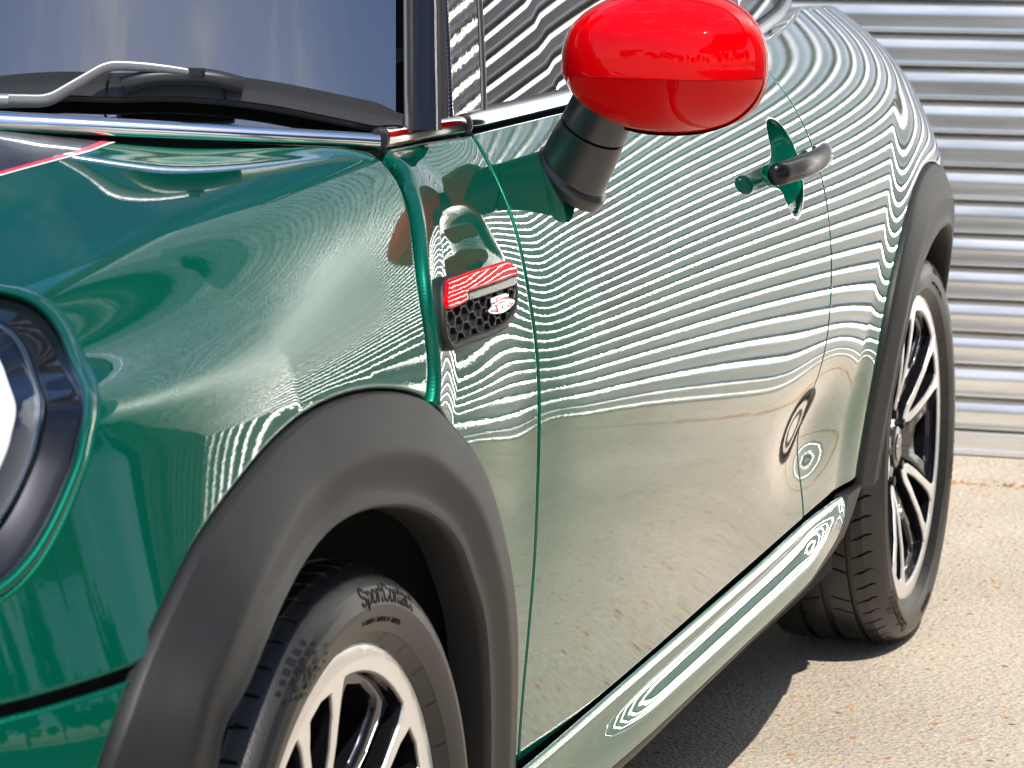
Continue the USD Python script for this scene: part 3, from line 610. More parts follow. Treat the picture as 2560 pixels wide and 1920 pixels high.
# --- windscreen, pillar, side glass, cabin
def WS(y, h):
    y, h = np.broadcast_arrays(np.asarray(y, float), np.asarray(h, float))
    return np.stack([-.10 - .285 * (y / .74) ** 2 - .80 * h, y * (1 - .40 * h), .985 - .013 * (y / .74) ** 2 + h], -1)
def wsoff(y, h, d): 
    return WS(y, h) + normals(WS, np.asarray(y, float), np.asarray(h, float)) * np.asarray(d, float)[..., None]
NS = 1 if normals(WS, np.array(0.), np.array(.1))[0] > 0 else -1
def cabin():
    W = np.linspace(-.735, .735, 70); Hh = np.linspace(-.02, .40, 26)
    Yg, Hg = np.meshgrid(W, Hh, indexing='ij')
    s = add('windscreen', loft(WS(Yg, Hg), flip=NS < 0), SCREEN, CAR, smooth=True)
    # black printed border behind the glass, with its dotted edge
    inner = [(.0, .040), (.41, .038), (.45, .036), (.573, .036), (.626, .029), (.659, .029), (.685, .038), (.707, .061), (.718, .087), (.723, .109), (.735 - .01, .2), (.722, .38)]
    I = np.vstack([[(-y, h) for y, h in inner[::-1][:-1]], inner]); I = spl(I, 260)
    q = Polygon([(-.735, -.018), (.735, -.018), (.735, .39), (-.735, .39)]).difference(Polygon(I.tolist() + [(.72, .38), (-.72, .38)]).buffer(0))
    win = Polygon([(.7225, .006), (.7305, .006), (.7305, .027), (.7225, .027)]); q = q.difference(win)
    m, n = panel(lambda y, h: wsoff(y, h, -.004 * NS), q, h=.012, r=.0004, skirt=False, sign=NS)
    add('black_border', m, plain('black_ceramic', (.012, .012, .014), .6), s, nrm=n)
    D, rng = [], np.random.default_rng(2)
    st = np.concatenate([[0], np.cumsum(np.linalg.norm(np.diff(I, axis=0), axis=1))]); nor = np.gradient(I, axis=0); nor /= np.linalg.norm(nor, axis=1, keepdims=True); nor = np.stack([-nor[:, 1], nor[:, 0]], 1)
    for j, (o, r) in enumerate([(.002, .0013), (.0048, .0012), (.0076, .00105), (.0104, .0009), (.0130, .0007)]):
        for t in np.arange((j % 2) * .0017, st[-1], .0034):
            p = np.array([np.interp(t, st, I[:, 0]), np.interp(t, st, I[:, 1])]); k = np.array([np.interp(t, st, nor[:, 0]), np.interp(t, st, nor[:, 1])])
            if p[0] < .30: continue
            D.append((*(p + k * o), r))
    a = np.arange(6) / 6 * 2 * np.pi
    V = np.array([[(y + r * math.cos(t), h + r * math.sin(t)) for t in a] for y, h, r in D]); v = wsoff(V[..., 0], V[..., 1], -.0035 * NS).reshape(-1, 3)
    f = np.array([[6 * i, 6 * i + k, 6 * i + k + 1] for i in range(len(D)) for k in range(1, 5)])
    add('dotted_edge', (v, f), plain('black_ceramic_dot', (.012, .012, .014), .6), s, smooth=False, kind='stuff')
    # the number plate of the car's identity in its little window
    b = loft([[wsoff(y, h, -.006 * NS) for h in (.004, .029)] for y in (.7215, .7315)])
    add('number_window', b, plain('pale_blue_backing', (.30, .38, .42), .5), s)
    t = meshkit.text_mesh('92792•', .0045, .0003); V = np.array(t.vertices); L = V[:, 0].max()
    v = wsoff(.7300 - V[:, 1] * .75, .0065 + V[:, 0] * .0125 / L * 1.25, (-.0055 + V[:, 2]) * NS)
    add('number_print', (v, t.faces), WHITEPRINT, s, smooth=False)
    t = meshkit.text_mesh('E1 43R-001', .0035, .0002); V = np.array(t.vertices)
    add('glass_marking', (wsoff(.607 + V[:, 0] * .9, .046 + V[:, 1], (-.003 + V[:, 2]) * NS), t.faces), plain('faint_etching', (.05, .06, .08), .5), s, smooth=False)
    # scuttle tray below the glass
    rows = []
    for y in np.linspace(-.745, .745, 60):
        r = float(rear_edge(y)); a = np.array([r - .006, y, float(chz(y)) - .005]); b = WS(y * .99, -.016) + [.004, 0, -.004]
        rows.append([a + (b - a) * t - [0, 0, .030 * math.sin(math.pi * t) ** .7] for t in np.linspace(0, 1, 9)])
    add('scuttle_tray', loft(rows), BLACKSAT, CAR, smooth=True)
    # dashboard top, seen through the glass
    rows = [[(WS(y, -.01)[0] - .012 - d, y * .97, .975 + zz) for d, zz in ((0, 0), (.10, .035), (.30, .05), (.45, .03), (.5, -.15))] for y in np.linspace(-.70, .70, 30)]
    add('dashboard', loft(rows), grained('dashboard_grey', (.045, .05, .055), .7, 900, .3, .0006), CAR, smooth=True)
    # pillar
    def line(p0, k=.42): 
        h = np.linspace(-.012, k, 14); return np.stack([p0[0] - .80 * h, p0[1] - .30 * h, p0[2] + h], 1)
    A, B, C, Dd, E, F = line((-.388, .741, .972)), line((-.398, .7465, .972)), line((-.400, .7465, .972)), line((-.417, .7620, .972)), line((-.455, .7530, .972)), line((-.502, .7525, .972))
    add('windscreen_seal', loft([A + [.006, .002, .002], (A + B) / 2 + [.009, .004, .004], B + [.004, .002, .002]], flip=True), SEAL, CAR, smooth=True)
    add('pillar_trim', loft([B + [0, 0, -.002], C + [.0030, .0005, .002], C + [.0036, .0010, .002], (C * .75 + Dd * .25) + [.0042, .0022, .002], (C * .25 + Dd * .75) + [.0042, .0022, .002], Dd + [.0032, .0010, .002], Dd + [.0020, .0016, .001], Dd + [-.006, .0004, 0]], flip=True), GLOSSBLACK, CAR, smooth=25)
    add('door_seal', loft([Dd + [-.002, .0, 0], (Dd + E) / 2 + [0, .004, 0], E, (E + F) / 2 + [0, -.010, 0], F + [.012, -.004, 0]], flip=True), plain('door_seal_rubber', (.010, .010, .010), .7), CAR, smooth=True)
    def glassP(x, h): 
        x, h = np.broadcast_arrays(np.asarray(x, float), np.asarray(h, float)); zb = belt(x) + .006
        return np.stack([x, S(x, belt(x)) - .010 - .30 * h - .25 * h * h + .002*np.sin(x*2.1), zb + h], -1)
    # sail: the glossy triangle ahead of the side glass
    sail = Polygon([(-.503, .0), (-.595, .0), (-.690, .116), (-.80, .25), (-.72, .25), (-.59, .116)])
    m, n = panel(lambda x, h: glassP(x, h) + np.array([0, .006, 0]), sail, h=.012, r=.004, thick=.012, sign=SG); add('mirror_sail', m, GLOSSBLACK, CAR, nrm=n)
    seal = tube(np.array([glassP(-.600 - .80 * h, h) + [0, .004, 0] for h in np.linspace(-.004, .30, 14)]), .006, .005, n=12, up=(0, 1, 0)); add('window_seal', seal, SEAL, CAR, smooth=50)
    gp = Polygon([(-.606, 0), (-2.28, 0), (-2.34, .10), (-2.30, .34), (-.905, .36)])
    m, n = panel(glassP, gp, h=.03, r=.001, thick=.004, sign=SG); add('side_window', m, SIDEGLASS, CAR, nrm=n)
    xs = np.linspace(-.60, -2.24, 60); P = np.array([glassP(x, .002) + [0, .004, 0] for x in xs]); add('belt_seal', tube(P, .005, .005, n=10), SEAL, CAR, smooth=50)
    # roof and dark cabin
    rows = []
    for x in np.linspace(-.72, -2.75, 24):
        t = (x + .72) / -2.03; w = .575 - .04 * t; z = 1.36 + .055 * math.sin(math.pi * min(.08 + t * .9, 1)); rows.append([(x, w * s, z - .05 * abs(s) ** 3) for s in np.linspace(-1, 1, 15)])
    add('roof', loft(rows), GLOSSBLACK, CAR, smooth=True)
    far = [[(x, -float(S(x, z)) * (1 if z < 1 else .95), z) for z in np.linspace(.28, .98, 14)] for x in np.linspace(-.25, -3.1, 40)]
    v, f = loft(far); c = v[f].mean(1); f = f[(np.hypot(c[:, 0] + 2.495, c[:, 2] - .31) > .42) & (np.hypot(c[:, 0], c[:, 2] - .31) > .45)]
    add('far_side_panel', (v, f[:, ::-1]), GREEN, CAR, smooth=True)
    add('cabin_lining', cat(box(-2.7, -.75, -.70, .70, .35, .40), box(-2.32, -2.27, -.5, .5, .4, 1.36)), DARK, CAR, smooth=False)
    for sx in (-.42, .42):
        o = [(-1.55, .45), (-1.62, .9), (-1.72, 1.15), (-1.68, 1.30), (-1.58, 1.30), (-1.55, 1.12), (-1.45, .9), (-1.25, .62), (-1.0, .58), (-1.0, .45)]
        sg = trimesh.creation.extrude_polygon(Polygon(o).buffer(.03), .42); V = np.array(sg.vertices); add('seat', (np.stack([V[:, 0], sx - .21 + V[:, 2], V[:, 1]], 1), sg.faces), plain('seat_cloth', (.02, .02, .02), .8), CAR, smooth=30)
cabin()
# --- wiper
def wiper():
    w = xf('wiper', CAR)
    c = spl([(.36, .004), (.42, .012), (.47, .016), (.508, .0155), (.547, .017), (.585, .0155), (.627, .011), (.664, .004), (.704, -.005), (.7365, -.0125)], 80)
    n = NS; L = np.linspace(0, 1, 80); tip = ss(1.0, .93, L)
    up = np.stack([wsoff(*q, .024 * n) for q in c + [0, .0085] * np.ones((80, 2))]); lo = np.stack([wsoff(*q, .015 * n) for q in c - [0, .0060] * np.ones((80, 2))]); ba = np.stack([wsoff(*q, .004 * n) for q in c])
    mid = (up + lo) / 2; up = mid + (up - mid) * (.45 + .55 * tip[:, None]); lo = mid + (lo - mid) * (.45 + .55 * tip[:, None]); m2 = (up * .45 + lo * .55) + (normals(WS, c[:, 0], c[:, 1]) * n) * .001
    tp = up + normals(WS, c[:, 0], c[:, 1]) * n * .002
    add('blade_spoiler', loft([ba, up - [0, 0, .001], up, tp, (up + m2) / 2 + [0.0, 0, -.001], m2 - [.001, 0, .001], lo, lo - [.004, 0, .002], ba], flip=False), BLACKSAT, w, smooth=50)
    b2 = np.stack([wsoff(*q, .0005 * n) for q in c - [0, .001]]); add('rubber_lip', tube((ba + b2) / 2, .0015, .006, n=8), RUBBER, w)
    for t in (29, 49):
        p = (up[t] * .5 + lo[t] * .5); P = np.array([up[t] + [.001, 0, .001], p + [.006, 0, 0], lo[t] + [.002, 0, 0]]); add('blade_joint', tube(spl(P, 8), .0012, .0012, n=8), DARK, w)
    # connector housing and arm
    H = np.stack([wsoff(y, h, d * n) for y, h, d in [(.515, .013, .026), (.535, .017, .031), (.56, .018, .033), (.585, .0175, .032), (.61, .014, .027)]])
    add('arm_connector', tube(spl(H, 16), .0085 * np.array([.5, .8, .95] + [1] * 10 + [.95, .8, .5]), .008, n=14), BLACKSAT, w, smooth=60)
    Aa = np.stack([wsoff(y, h, d * n) for y, h, d in [(.30, -.010, .040), (.40, -.0095, .040), (.459, -.0085, .039), (.502, .0205, .044), (.53, .0205, .043), (.555, .0185, .042), (.575, .0165, .040)]])
    Ad = np.array([np.interp(np.linspace(0, 1, 140), np.concatenate([[0], np.cumsum(np.linalg.norm(np.diff(Aa, axis=0), axis=1))]) / np.linalg.norm(np.diff(Aa, axis=0), axis=1).sum(), Aa[:, k]) for k in range(3)]).T
    kk = np.ones(9) / 9; Ap = np.stack([np.convolve(np.pad(Ad[:, k], 4, mode='edge'), kk, 'valid') for k in range(3)], 1)[::2]
    add('wiper_arm', tube(Ap, .0028, np.interp(np.linspace(0, 1, 70), [0, .4, .7, 1], [.0062, .0068, .0055, .0036]), n=12, up=(.3, 0, 1)), GREYARM, w, smooth=50)
    Q = Aa[:3]; add('arm_root', tube(spl(Q, 10)[:8], .0055, .0068, n=14, up=(.3, 0, 1)), GREYARM, w, smooth=50)
    k = wsoff(.5705, .017, .042 * n); add('connector_clip', box(k[0] - .004, k[0] + .004, k[1] - .009, k[1] + .009, k[2] - .0035, k[2] + .0035), SEAL, w, smooth=False)
wiper()
# --- door mirror
def mirror():
    t = xf('door_mirror', CAR, )
    c = np.array([-.640, .926, 1.017]); a, b, dm = .1065, .0735, .078
    def shell(rho, th, back=False):
        ct, st = np.cos(th), np.sin(th); e = 2.35
        R = 1 / (np.abs(ct) ** e + np.abs(st) ** e) ** (1 / e)
        y, z = a * R * ct * rho, b * R * st * rho
        z = z * (1 - .10 * np.where(ct < 0, ct ** 2, 0) * rho) 
        x = dm * np.maximum(1 - rho ** 2.9, 0) ** .46
        if back: x = -.055 * np.maximum(1 - rho ** 3.5, 0) ** .5
        # two pressed facets
        k = 1 if not back else 0
        x = x - k * (.42 * np.maximum(z - .034, 0) + .46 * np.maximum(-.0125 - z, 0) + .25 * np.maximum(y - .072, 0) + .35 * np.maximum(-y - .080, 0))
        return np.stack([x, y, z], -1)
    th = np.arange(168) / 168 * 2 * np.pi; rho = np.sin(np.linspace(0, 1, 60) * np.pi / 2) ** 1.0
    G = shell(rho[:, None], th[None]); yaw = math.radians(-4)
    def place(p):
        p = np.asarray(p); x = p[..., 0] * math.cos(yaw) - p[..., 1] * math.sin(yaw); y = p[..., 0] * math.sin(yaw) + p[..., 1] * math.cos(yaw)
        return np.stack([x, y, p[..., 2]], -1) + c
    # clean cut along the step line: upper cap proud of the lower one
    fine = trimesh.Trimesh(*[np.asarray(q) for q in cat(loft(G, wrap_m=True))], process=False)
    z0 = -.0125
    up = trimesh.intersections.slice_mesh_plane(fine, [0, 0, 1], [0, 0, z0]); dn = trimesh.intersections.slice_mesh_plane(fine, [0, 0, -1], [0, 0, z0 - .0003])
    def scale(m, s): 
        v = np.array(m.vertices); v[:, :] *= s; return v
    vu = np.array(up.vertices); vd = np.array(dn.vertices) * [.996, .997, .998]
    up.vertices = vu; up.merge_vertices(); dn.vertices = vd; dn.merge_vertices()
    cu = add('mirror_cap', (place(up.vertices), up.faces), RED, t, smooth=24)
    lip = np.array([p for p in shell(np.linspace(0, 1, 90)[:, None], np.array([0., math.pi])[None]).transpose(1, 0, 2)])
    cd = add('lower_cap', (place(dn.vertices), dn.faces), RED, t, smooth=24)
    ybar = np.linspace(-.104, .104, 60)
    Bk = shell(rho[:, None], th[None], True); add('mirror_housing', (place(loft(Bk, wrap_m=True, flip=True)[0]), loft(Bk, wrap_m=True, flip=True)[1]), BLACKSAT, t, smooth=50)
    g = shell(np.array([0.0001, .82])[:, None], th[None]); g[..., 0] = -.0565; add('mirror_glass', (place(loft(g, wrap_m=True)[0]), loft(g, wrap_m=True)[1]), CHROME, t, smooth=False)
    # stalk: flared foot on the door skin, collar, neck into the cap
    B0, T0 = np.array([-.672, .821, .900]), np.array([-.650, .866, .982]); ax = (T0 - B0) / np.linalg.norm(T0 - B0); L = np.linalg.norm(T0 - B0)
    u = np.cross(ax, [1, 0, 0]); u /= np.linalg.norm(u); w = np.cross(ax, u); an = np.arange(48) / 48 * 2 * np.pi
    nd = normals(side, np.array(B0[0]), np.array(B0[2]), sign=SG); base0 = side(B0[0], B0[2])
    def ring(s, r, planar=None):
        p = B0 + ax * s * L + (u * np.cos(an)[:, None] * r * 1.04 + w * np.sin(an)[:, None] * r)
        if planar is not None:
            npl = ax * .62 + nd * .38; npl /= np.linalg.norm(npl); k = ((base0 + nd * planar - p) @ npl) / (ax @ npl); p = p + ax * k[:, None]
        return p
    rows = [ring(0, .0395, -.006), ring(0, .0410, .002), ring(0, .0412, .006), ring(0, .0392, .0095), ring(0, .0365, .012)]
    rows += [rows[-1] * (1 - q) + ring(.56, rr) * q for q, rr in ((.3, .0352), (.6, .0346), (.9, .0342), (.985, .034), (1., .0325), (1., .030))]
    add('stalk_foot', loft(rows, wrap_m=True), PLASTIC2, t, smooth=40)
    rows = [ring(.575, .029), ring(.575, .0325), ring(.582, .0338), ring(.7, .0333), ring(.9, .0328), ring(1.12, .033), ring(1.25, .034)]
    add('stalk_neck', loft(rows, wrap_m=True), PLASTIC2, t, smooth=40)
    add('stalk_core', loft([ring(.5, .0285), ring(.65, .0285)], wrap_m=True), DARK, t)
    rows = [ring(1.0, .0345), ring(1.0, .037), ring(1.06, .0385), ring(1.3, .039)]
PLASTIC2 = grained('mirror_stalk_plastic', (.014, .014, .015), .30, 1600, .20, .0004, specular_ior_level=.7)
mirror()
# --- door handle
def handle():
    t = xf('door_handle', CAR)
    P = np.array([(-1.392, .853, .8385), (-1.400, .8615, .8385), (-1.425, .868, .8395), (-1.470, .875, .8415), (-1.54, .878, .844), (-1.60, .874, .845), (-1.65, .866, .843), (-1.690, .857, .838), (-1.703, .850, .836)])
    p = spl(P, 60); s = np.linspace(0, 1, 60)
    ra = np.interp(s, [0, .02, .06, .3, .6, .9, .97, 1], [.003, .0080, .0102, .0104, .0104, .0105, .009, .003]); rb = np.interp(s, [0, .02, .06, .3, .6, .9, .97, 1], [.005, .0125, .0150, .0155, .0160, .0165, .013, .005])
    add('handle_bar', tube(p, ra, rb, n=28), CHROMEDARK, t, smooth=60)
    q = np.array([(-1.690, .842, .837), (-1.690, .850, .837), (-1.690, .8575, .837)]); add('handle_foot', tube(q, .018, .014, n=20, up=(0, 0, 1)), CHROMEDARK, t, smooth=50)
    k = np.array([(-1.722, .846, .8375), (-1.722, .850, .8375), (-1.722, .8515, .8375)]); add('bump_stop', tube(k, [.004, .004, .003], [.006, .006, .005], n=12, up=(0, 0, 1)), SEAL, t, smooth=50)
CHROMEDARK = paint('piano_black', (.004, .004, .005), (.02, .02, .02), .3, 1.5, .8)
handle()
# --- badge on the scuttle panel: red bar, honeycomb grille, emblem
def badge():
    t = xf('side_badge', CAR)
    off = .012
    def Pb(d): return lambda x, z: side(x, z) + np.stack([0 * np.asarray(x, float), d + 0 * np.asarray(x, float), 0 * np.asarray(x, float)], -1)
    dx = np.array([.036, 0.])
    o = np.array([(-.262, .8415), (-.252, .832), (-.244, .815), (-.241, .801), (-.2445, .787), (-.2560, .7795), (-.275, .7790), (-.387, .780), (-.420, .7865), (-.438, .797), (-.4475, .811), (-.4505, .825), (-.449, .832), (-.440, .8375), (-.425, .8400), (-.323, .8420)]) + dx
    out = smoothring(o, 200)
    body, nb = panel(Pb(off), out.difference(out.buffer(-.0075)), h=.004, r=.003, thick=.016, sign=SG); add('badge_frame', body, PLASTIC, t, nrm=nb)
    back, nb = panel(Pb(off - .0065), out.buffer(-.004), h=.008, r=.0005, skirt=False, sign=SG); add('grille_back', back, BLACKSAT, t, nrm=nb)
    # red bar: along the top, thick at its front end
    zt = lambda x: .8405
    red = Polygon([(-.2645, .8415), (-.2490, .826), (-.2480, .8178), (-.262, .8160), (-.2985, .8180), (-.3025, .8235), (-.3060, .8265), (-.40, .8255), (-.4515, .8255), (-.4505, .833), (-.440, .8392), (-.425, .8418), (-.323, .8432)]); red = Polygon(np.array(red.exterior.coords) + dx).buffer(.0012).buffer(-.0012)
    m, n = panel(Pb(off + .0025), red, h=.004, r=.0028, thick=.014, sign=SG); add('red_bar', m, RED, t, nrm=n)
    lab = Polygon(np.array([(-.3045, .8180), (-.3085, .8250), (-.446, .8245), (-.4495, .8185), (-.44, .8165)]) + dx)
    m, n = panel(Pb(off + .0006), lab, h=.004, r=.0012, thick=.010, sign=SG); add('trim_plate', m, plain('dark_satin_metal', (.05, .05, .05), .25, .6), t, nrm=n)
    # honeycomb webs
    R = .0112; hexes = []
    area = out.buffer(-.0065).difference(red.buffer(.0015)).difference(lab.buffer(.001))
    for i in range(-20, 20):
        for j in range(-12, 12):
            cx = -.31 + i * R * 3; 
            for ox, oz in ((0, 0), (1.5 * R, R * .866)):
                x, z = cx + ox, .80 + j * R * 1.732 * .72 + oz * .72
                hexes.append(Polygon([(x + R * .86 * math.cos(k), z + R * .72 * .86 * math.sin(k)) for k in np.arange(6) * np.pi / 3]))
    webs = area.difference(shapely.union_all(hexes)).buffer(0)
    m, n = panel(Pb(off - .0022), webs, h=.003, r=.0004, thick=.0045, sign=SG); add('honeycomb_grille', m, PLASTIC, t, nrm=n)
    # emblem
    def place(x, z, d): return side(x, z) + np.array([0, off + d, 0])
    e = xf('emblem', t)
    def ell(cx, cz, rx, rz, ang, d, th, mtl, nm, rr=.0008):
        p = np.array([(cx + rx * math.cos(k) * abs(math.cos(k)) ** .35 * math.cos(ang) - rz * math.sin(k) * math.sin(ang), cz + rx * math.cos(k) * abs(math.cos(k)) ** .35 * math.sin(ang) + rz * math.sin(k) * math.cos(ang)) for k in np.linspace(0, 2 * np.pi, 60)[:-1]])
        m, n = panel(Pb(off + d), Polygon(p).buffer(0), h=.0025, r=rr, thick=th, sign=SG); add(nm, m, mtl, e, nrm=n)
    C0 = (-.385 + .036, .8035)
    ell(*C0, .0385, .0062, 0., .0022, .006, CHROME, 'chrome_oval')
    ell(*C0, .0345, .0046, 0., .0027, .002, BLACKPRINT, 'black_field', .0003)
    for sx in (-1, 1):
        p = Polygon([(C0[0] + sx * .0325, C0[1]), (C0[0] + sx * .019, C0[1] + .0022), (C0[0] + sx * .018, C0[1] - .0022)]); m, n = panel(Pb(off + .0031), p, h=.003, r=.0002, thick=.001, sign=SG); add('red_flash', m, REDPRINT, e, nrm=n)
    def text(s, h, x0, z0, wdt, d, mtl, nm):
        tm = meshkit.text_mesh(s, h, .0006, bold=True); V = np.array(tm.vertices); k = wdt / V[:, 0].max()
        P = side(x0 - V[:, 0] * k, z0 + V[:, 1]); P[:, 1] += off + d + V[:, 2]; add(nm, (P, tm.faces), mtl, e, smooth=False)
    pl = Polygon(np.array([(-.3655, .809), (-.4045, .809), (-.4035, .8135), (-.3675, .8135)]) + dx); m, n = panel(Pb(off + .0026), pl, h=.003, r=.0005, thick=.004, sign=SG); add('name_plate', m, WHITEPRINT, e, nrm=n)
    text('JOHN COOPER', .0030, -.3665 + .036, .8098, .036, .0032, REDPRINT, 'small_lettering')
    text('WORKS', .0072, -.3655 + .036, .7998, .036, .0034, CHROME, 'large_lettering')
badge()
# --- headlamp
def headlamp():
    t = xf('headlamp', CAR)
    P = bonnet(RING[:, 0], RING[:, 1]); N = normals(bonnet, RING[:, 0], RING[:, 1])
    # lamp axis looks forwards and outwards
    ce = P.mean(0); ax = np.array([.84, .46, .28]); ax /= np.linalg.norm(ax)
    rad = ce - P; rad /= np.linalg.norm(rad, axis=1, keepdims=True)
    def loop(s, d): return ce + (P - ce) * s + ax * d
    n = len(P)
    prof = [(1.030, -.006), (1.024, -.0010), (1.013, .0022), (.998, .0040), (.984, .0042), (.970, .0022), (.960, -.0022), (.955, -.008), (.953, -.014)]
    add('painted_rim', loft([loop(s, d) for s, d in prof], wrap_m=True), GREEN, t, smooth=50)
    add('black_bezel', loft([loop(s, d) for s, d in ((.955, -.014), (.94, -.0125), (.90, -.0105), (.84, -.0078), (.79, -.0058), (.778, -.0055), (.772, -.008))], wrap_m=True), GLOSSBLACK, t, smooth=60)
    add('chrome_ring', loft([loop(s, d) for s, d in ((.772, -.004), (.765, .004), (.752, .006), (.738, .004), (.730, -.004), (.722, -.010))], wrap_m=True), plain('dark_chrome_ring', (.25, .25, .26), .1, 1.), t, smooth=60)
    add('lamp_bowl', loft([loop(s, d) for s, d in ((.722, -.010), (.68, -.016), (.63, -.018), (.628, -.015))], wrap_m=True), GLOSSBLACK, t, smooth=60)
    add('daylight_ring', loft([loop(s, d) for s, d in ((.628, -.015), (.618, -.006), (.58, -.002), (.46, -.002), (.42, -.004), (.41, -.02))], wrap_m=True), WHITELAMP, t, smooth=60)
    add('reflector', loft([loop(s, d) for s, d in ((.41, -.02), (.3, -.05), (.15, -.06), (.001, -.06))], wrap_m=True), CHROME, t, smooth=60)
    add('lens', loft([loop(s, .004 + .010 * (1 - (s / .74) ** 2)) for s in (.74, .70, .6, .5, .4, .3, .2, .1, .001)], wrap_m=True), CLEAR, t, smooth=True)
headlamp()
# --- wheels
def wheel(cx, rot, name, text0):
    t = xf(name, CAR); cz = .31; R = .2425
    A = lambda th, r, y: np.stack([cx - r * np.cos(th), y + 0 * th * r, cz + r * np.sin(th)], -1)     # th runs clockwise from the rear as seen from outside
    # tyre
    side_p = [(.2355, .815), (.2400, .8255), (.2440, .830), (.2475, .8325), (.2485, .8345), (.2525, .8375), (.2535, .8395), (.2640, .8435), (.2760, .8462), (.2780, .8452), (.2860, .8440), (.2875, .8432), (.2930, .8400), (.2985, .8345), (.3035, .8265), (.3070, .8170)]
    ty = np.concatenate([np.arange(.813, .796, -.0025), [.7955, .7935, .7930], [.7855, .785, .783], np.arange(.779, .757, -.004), [.7525, .7515, .7510], [.7405, .740, .738], np.arange(.734, .712, -.004), [.7085, .7075, .707], [.6985, .698, .696], np.arange(.69, .672, -.004), [.667, .66, .65]])
    cyl = [(.3120 - .35 * max(abs(y - .742) - .035, 0) ** 2 * 4 - (.0005 if y > .80 else 0), y) for y in ty]
    prof = np.array(side_p + cyl + [(.300, .648), (.27, .640), (.2355, .66)])
    nt = 1260; th = np.arange(nt) / nt * 2 * np.pi
    r = np.repeat(prof[:, 0][None], nt, 0); y = np.repeat(prof[:, 1][None], nt, 0)
    for g0, g1 in ((.785, .7932), (.740, .7512), (.698, .7072)):
        r -= .0075 * ((y < g1) & (y > g0))
    # shoulder sipes, slanted, tapering towards the rib
    per = 2 * np.pi / 62; ph = (th[:, None] + (y - .80) * 1.6) % per / per; wdt = .10 * np.clip((y - .7935) / .012, .25, 1) * np.clip((.826 - y) / .010, 0, 1)
    r -= .0055 * ((ph < wdt) & (y > .7935) & (y < .826) & (r > .29))
    ph = (th[:, None] - (y - .77) * 1.2 + .02) % (per * 1.0) / per; r -= .004 * ((ph < .035) & (y > .7525) & (y < .785))
    ph = (th[:, None] + (y - .72) * 1.2) % (per * 1.0) / per; r -= .004 * ((ph < .035) & (y > .7075) & (y < .738))
    V = np.stack([cx - r * np.cos(th)[:, None], y, cz + r * np.sin(th)[:, None]], -1)
    V[..., 2] = np.maximum(V[..., 2], .0006 + .0 * V[..., 2])
    k = len(side_p)
    add('tyre_tread', loft(V[:, k - 4:], wrap_n=True), RUBBER, t, smooth=25)
    add('sidewall', loft(V[:, :k - 3], wrap_n=True), SIDEWALL, t, smooth=40)
    ysw = lambda rr: np.interp(rr, prof[:k, 0], prof[:k, 1])
    def letters(s, h, r0, t0, m_, nm, depth=.0007, k=1., bold=True):
        tm = meshkit.text_mesh(s, h, depth, bold=bold); tm = trimesh.Trimesh(*trimesh.remesh.subdivide_to_size(tm.vertices, tm.faces, h * .6), process=False); W = np.array(tm.vertices); rr = r0 + W[:, 1]; a = t0 + W[:, 0] * k / r0
        add(nm, (np.stack([cx - rr * np.cos(np.pi - a), ysw(rr) + W[:, 2] - .0002, cz + rr * np.sin(np.pi - a)], 1), tm.faces), m_, t, smooth=False)
    letters('SportContact', .0150, .2795, math.radians(180) - math.radians(text0) , LETTER, 'tyre_name', k=1.0)
    letters('225/40 ZR 18', .0075, .2665, math.radians(180) - math.radians(text0 - 150), LETTER, 'tyre_size')
    letters('F-BMW S-76891A  O-76891A', .0045, .2620, math.radians(180) - math.radians(text0 - 1), LETTER, 'mould_marks', bold=False)
    letters('Continental', .0150, .2795, math.radians(180) - math.radians(text0 + 170), LETTER, 'maker_name')
    # rim protector joints and the chequered patches
    jt = []
    for a in np.arange(0, 2 * np.pi, np.radians(12)):
        q = A(np.array([a, a, a + .0032, a + .0032]), np.array([.2442, .2528, .2528, .2442]), 0.); q[:, 1] = ysw(np.array([.2442, .2528, .2528, .2442])) + .0007; jt.append((q, np.array([[0, 1, 2, 3]])))
    add('rim_protector_joints', cat(*jt), LETTER, t, smooth=False, kind='stuff')
    ch, rng = [], np.random.default_rng(int(abs(cx) * 10) + 1)
    for a0 in np.radians(np.array([114., 234., 354.]) + (text0 - 90)):
        for i in range(15):
            for j in range(6):
                if (i + j) % 2 or rng.random() < abs(i - 7) / 10: continue
                a = a0 + (i - 7) * .021 + j * .008; r1 = .266 + j * .0058; s = .0052 * (1 - abs(i - 7) / 16); q = A(np.array([a, a + s / r1 * 1.5, a + s / r1 * 1.9, a + s / r1 * .4]), np.array([r1, r1, r1 + s, r1 + s]), 0.); q[:, 1] = ysw(np.hypot(q[:, 0] - cx, q[:, 2] - cz)) + .0008; ch.append((q, np.array([[0, 1, 2, 3]])))
    add('chequered_pattern', cat(*ch), plain('tyre_pattern', (.004, .004, .004), .45, specular_ior_level=.3), t, smooth=False, kind='stuff')
    # rim
    dish = lambda r_: np.interp(r_, [0, .05, .075, .11, .16, .20, .225, .235, R], [.800, .802, .806, .815, .8235, .8275, .829, .829, .8275])
    def F(d): 
        def f(u, v):
            u, v = np.broadcast_arrays(np.asarray(u, float), np.asarray(v, float)); return np.stack([cx - u, dish(np.hypot(u, v)) + d, cz + v], -1)
        return f
    sgn = 1
    if normals(F(0), np.array(.1), np.array(.1))[1] < 0: sgn = -1
    pol = lambda pts: Polygon([(r_ * math.cos(math.radians(a)), r_ * math.sin(math.radians(a))) for r_, a in pts])
    disc = lambda r_: Point(0, 0).buffer(r_, 96)
    lip = disc(.2415).difference(disc(.2185))
    vs, wins, pockets = [], [], []
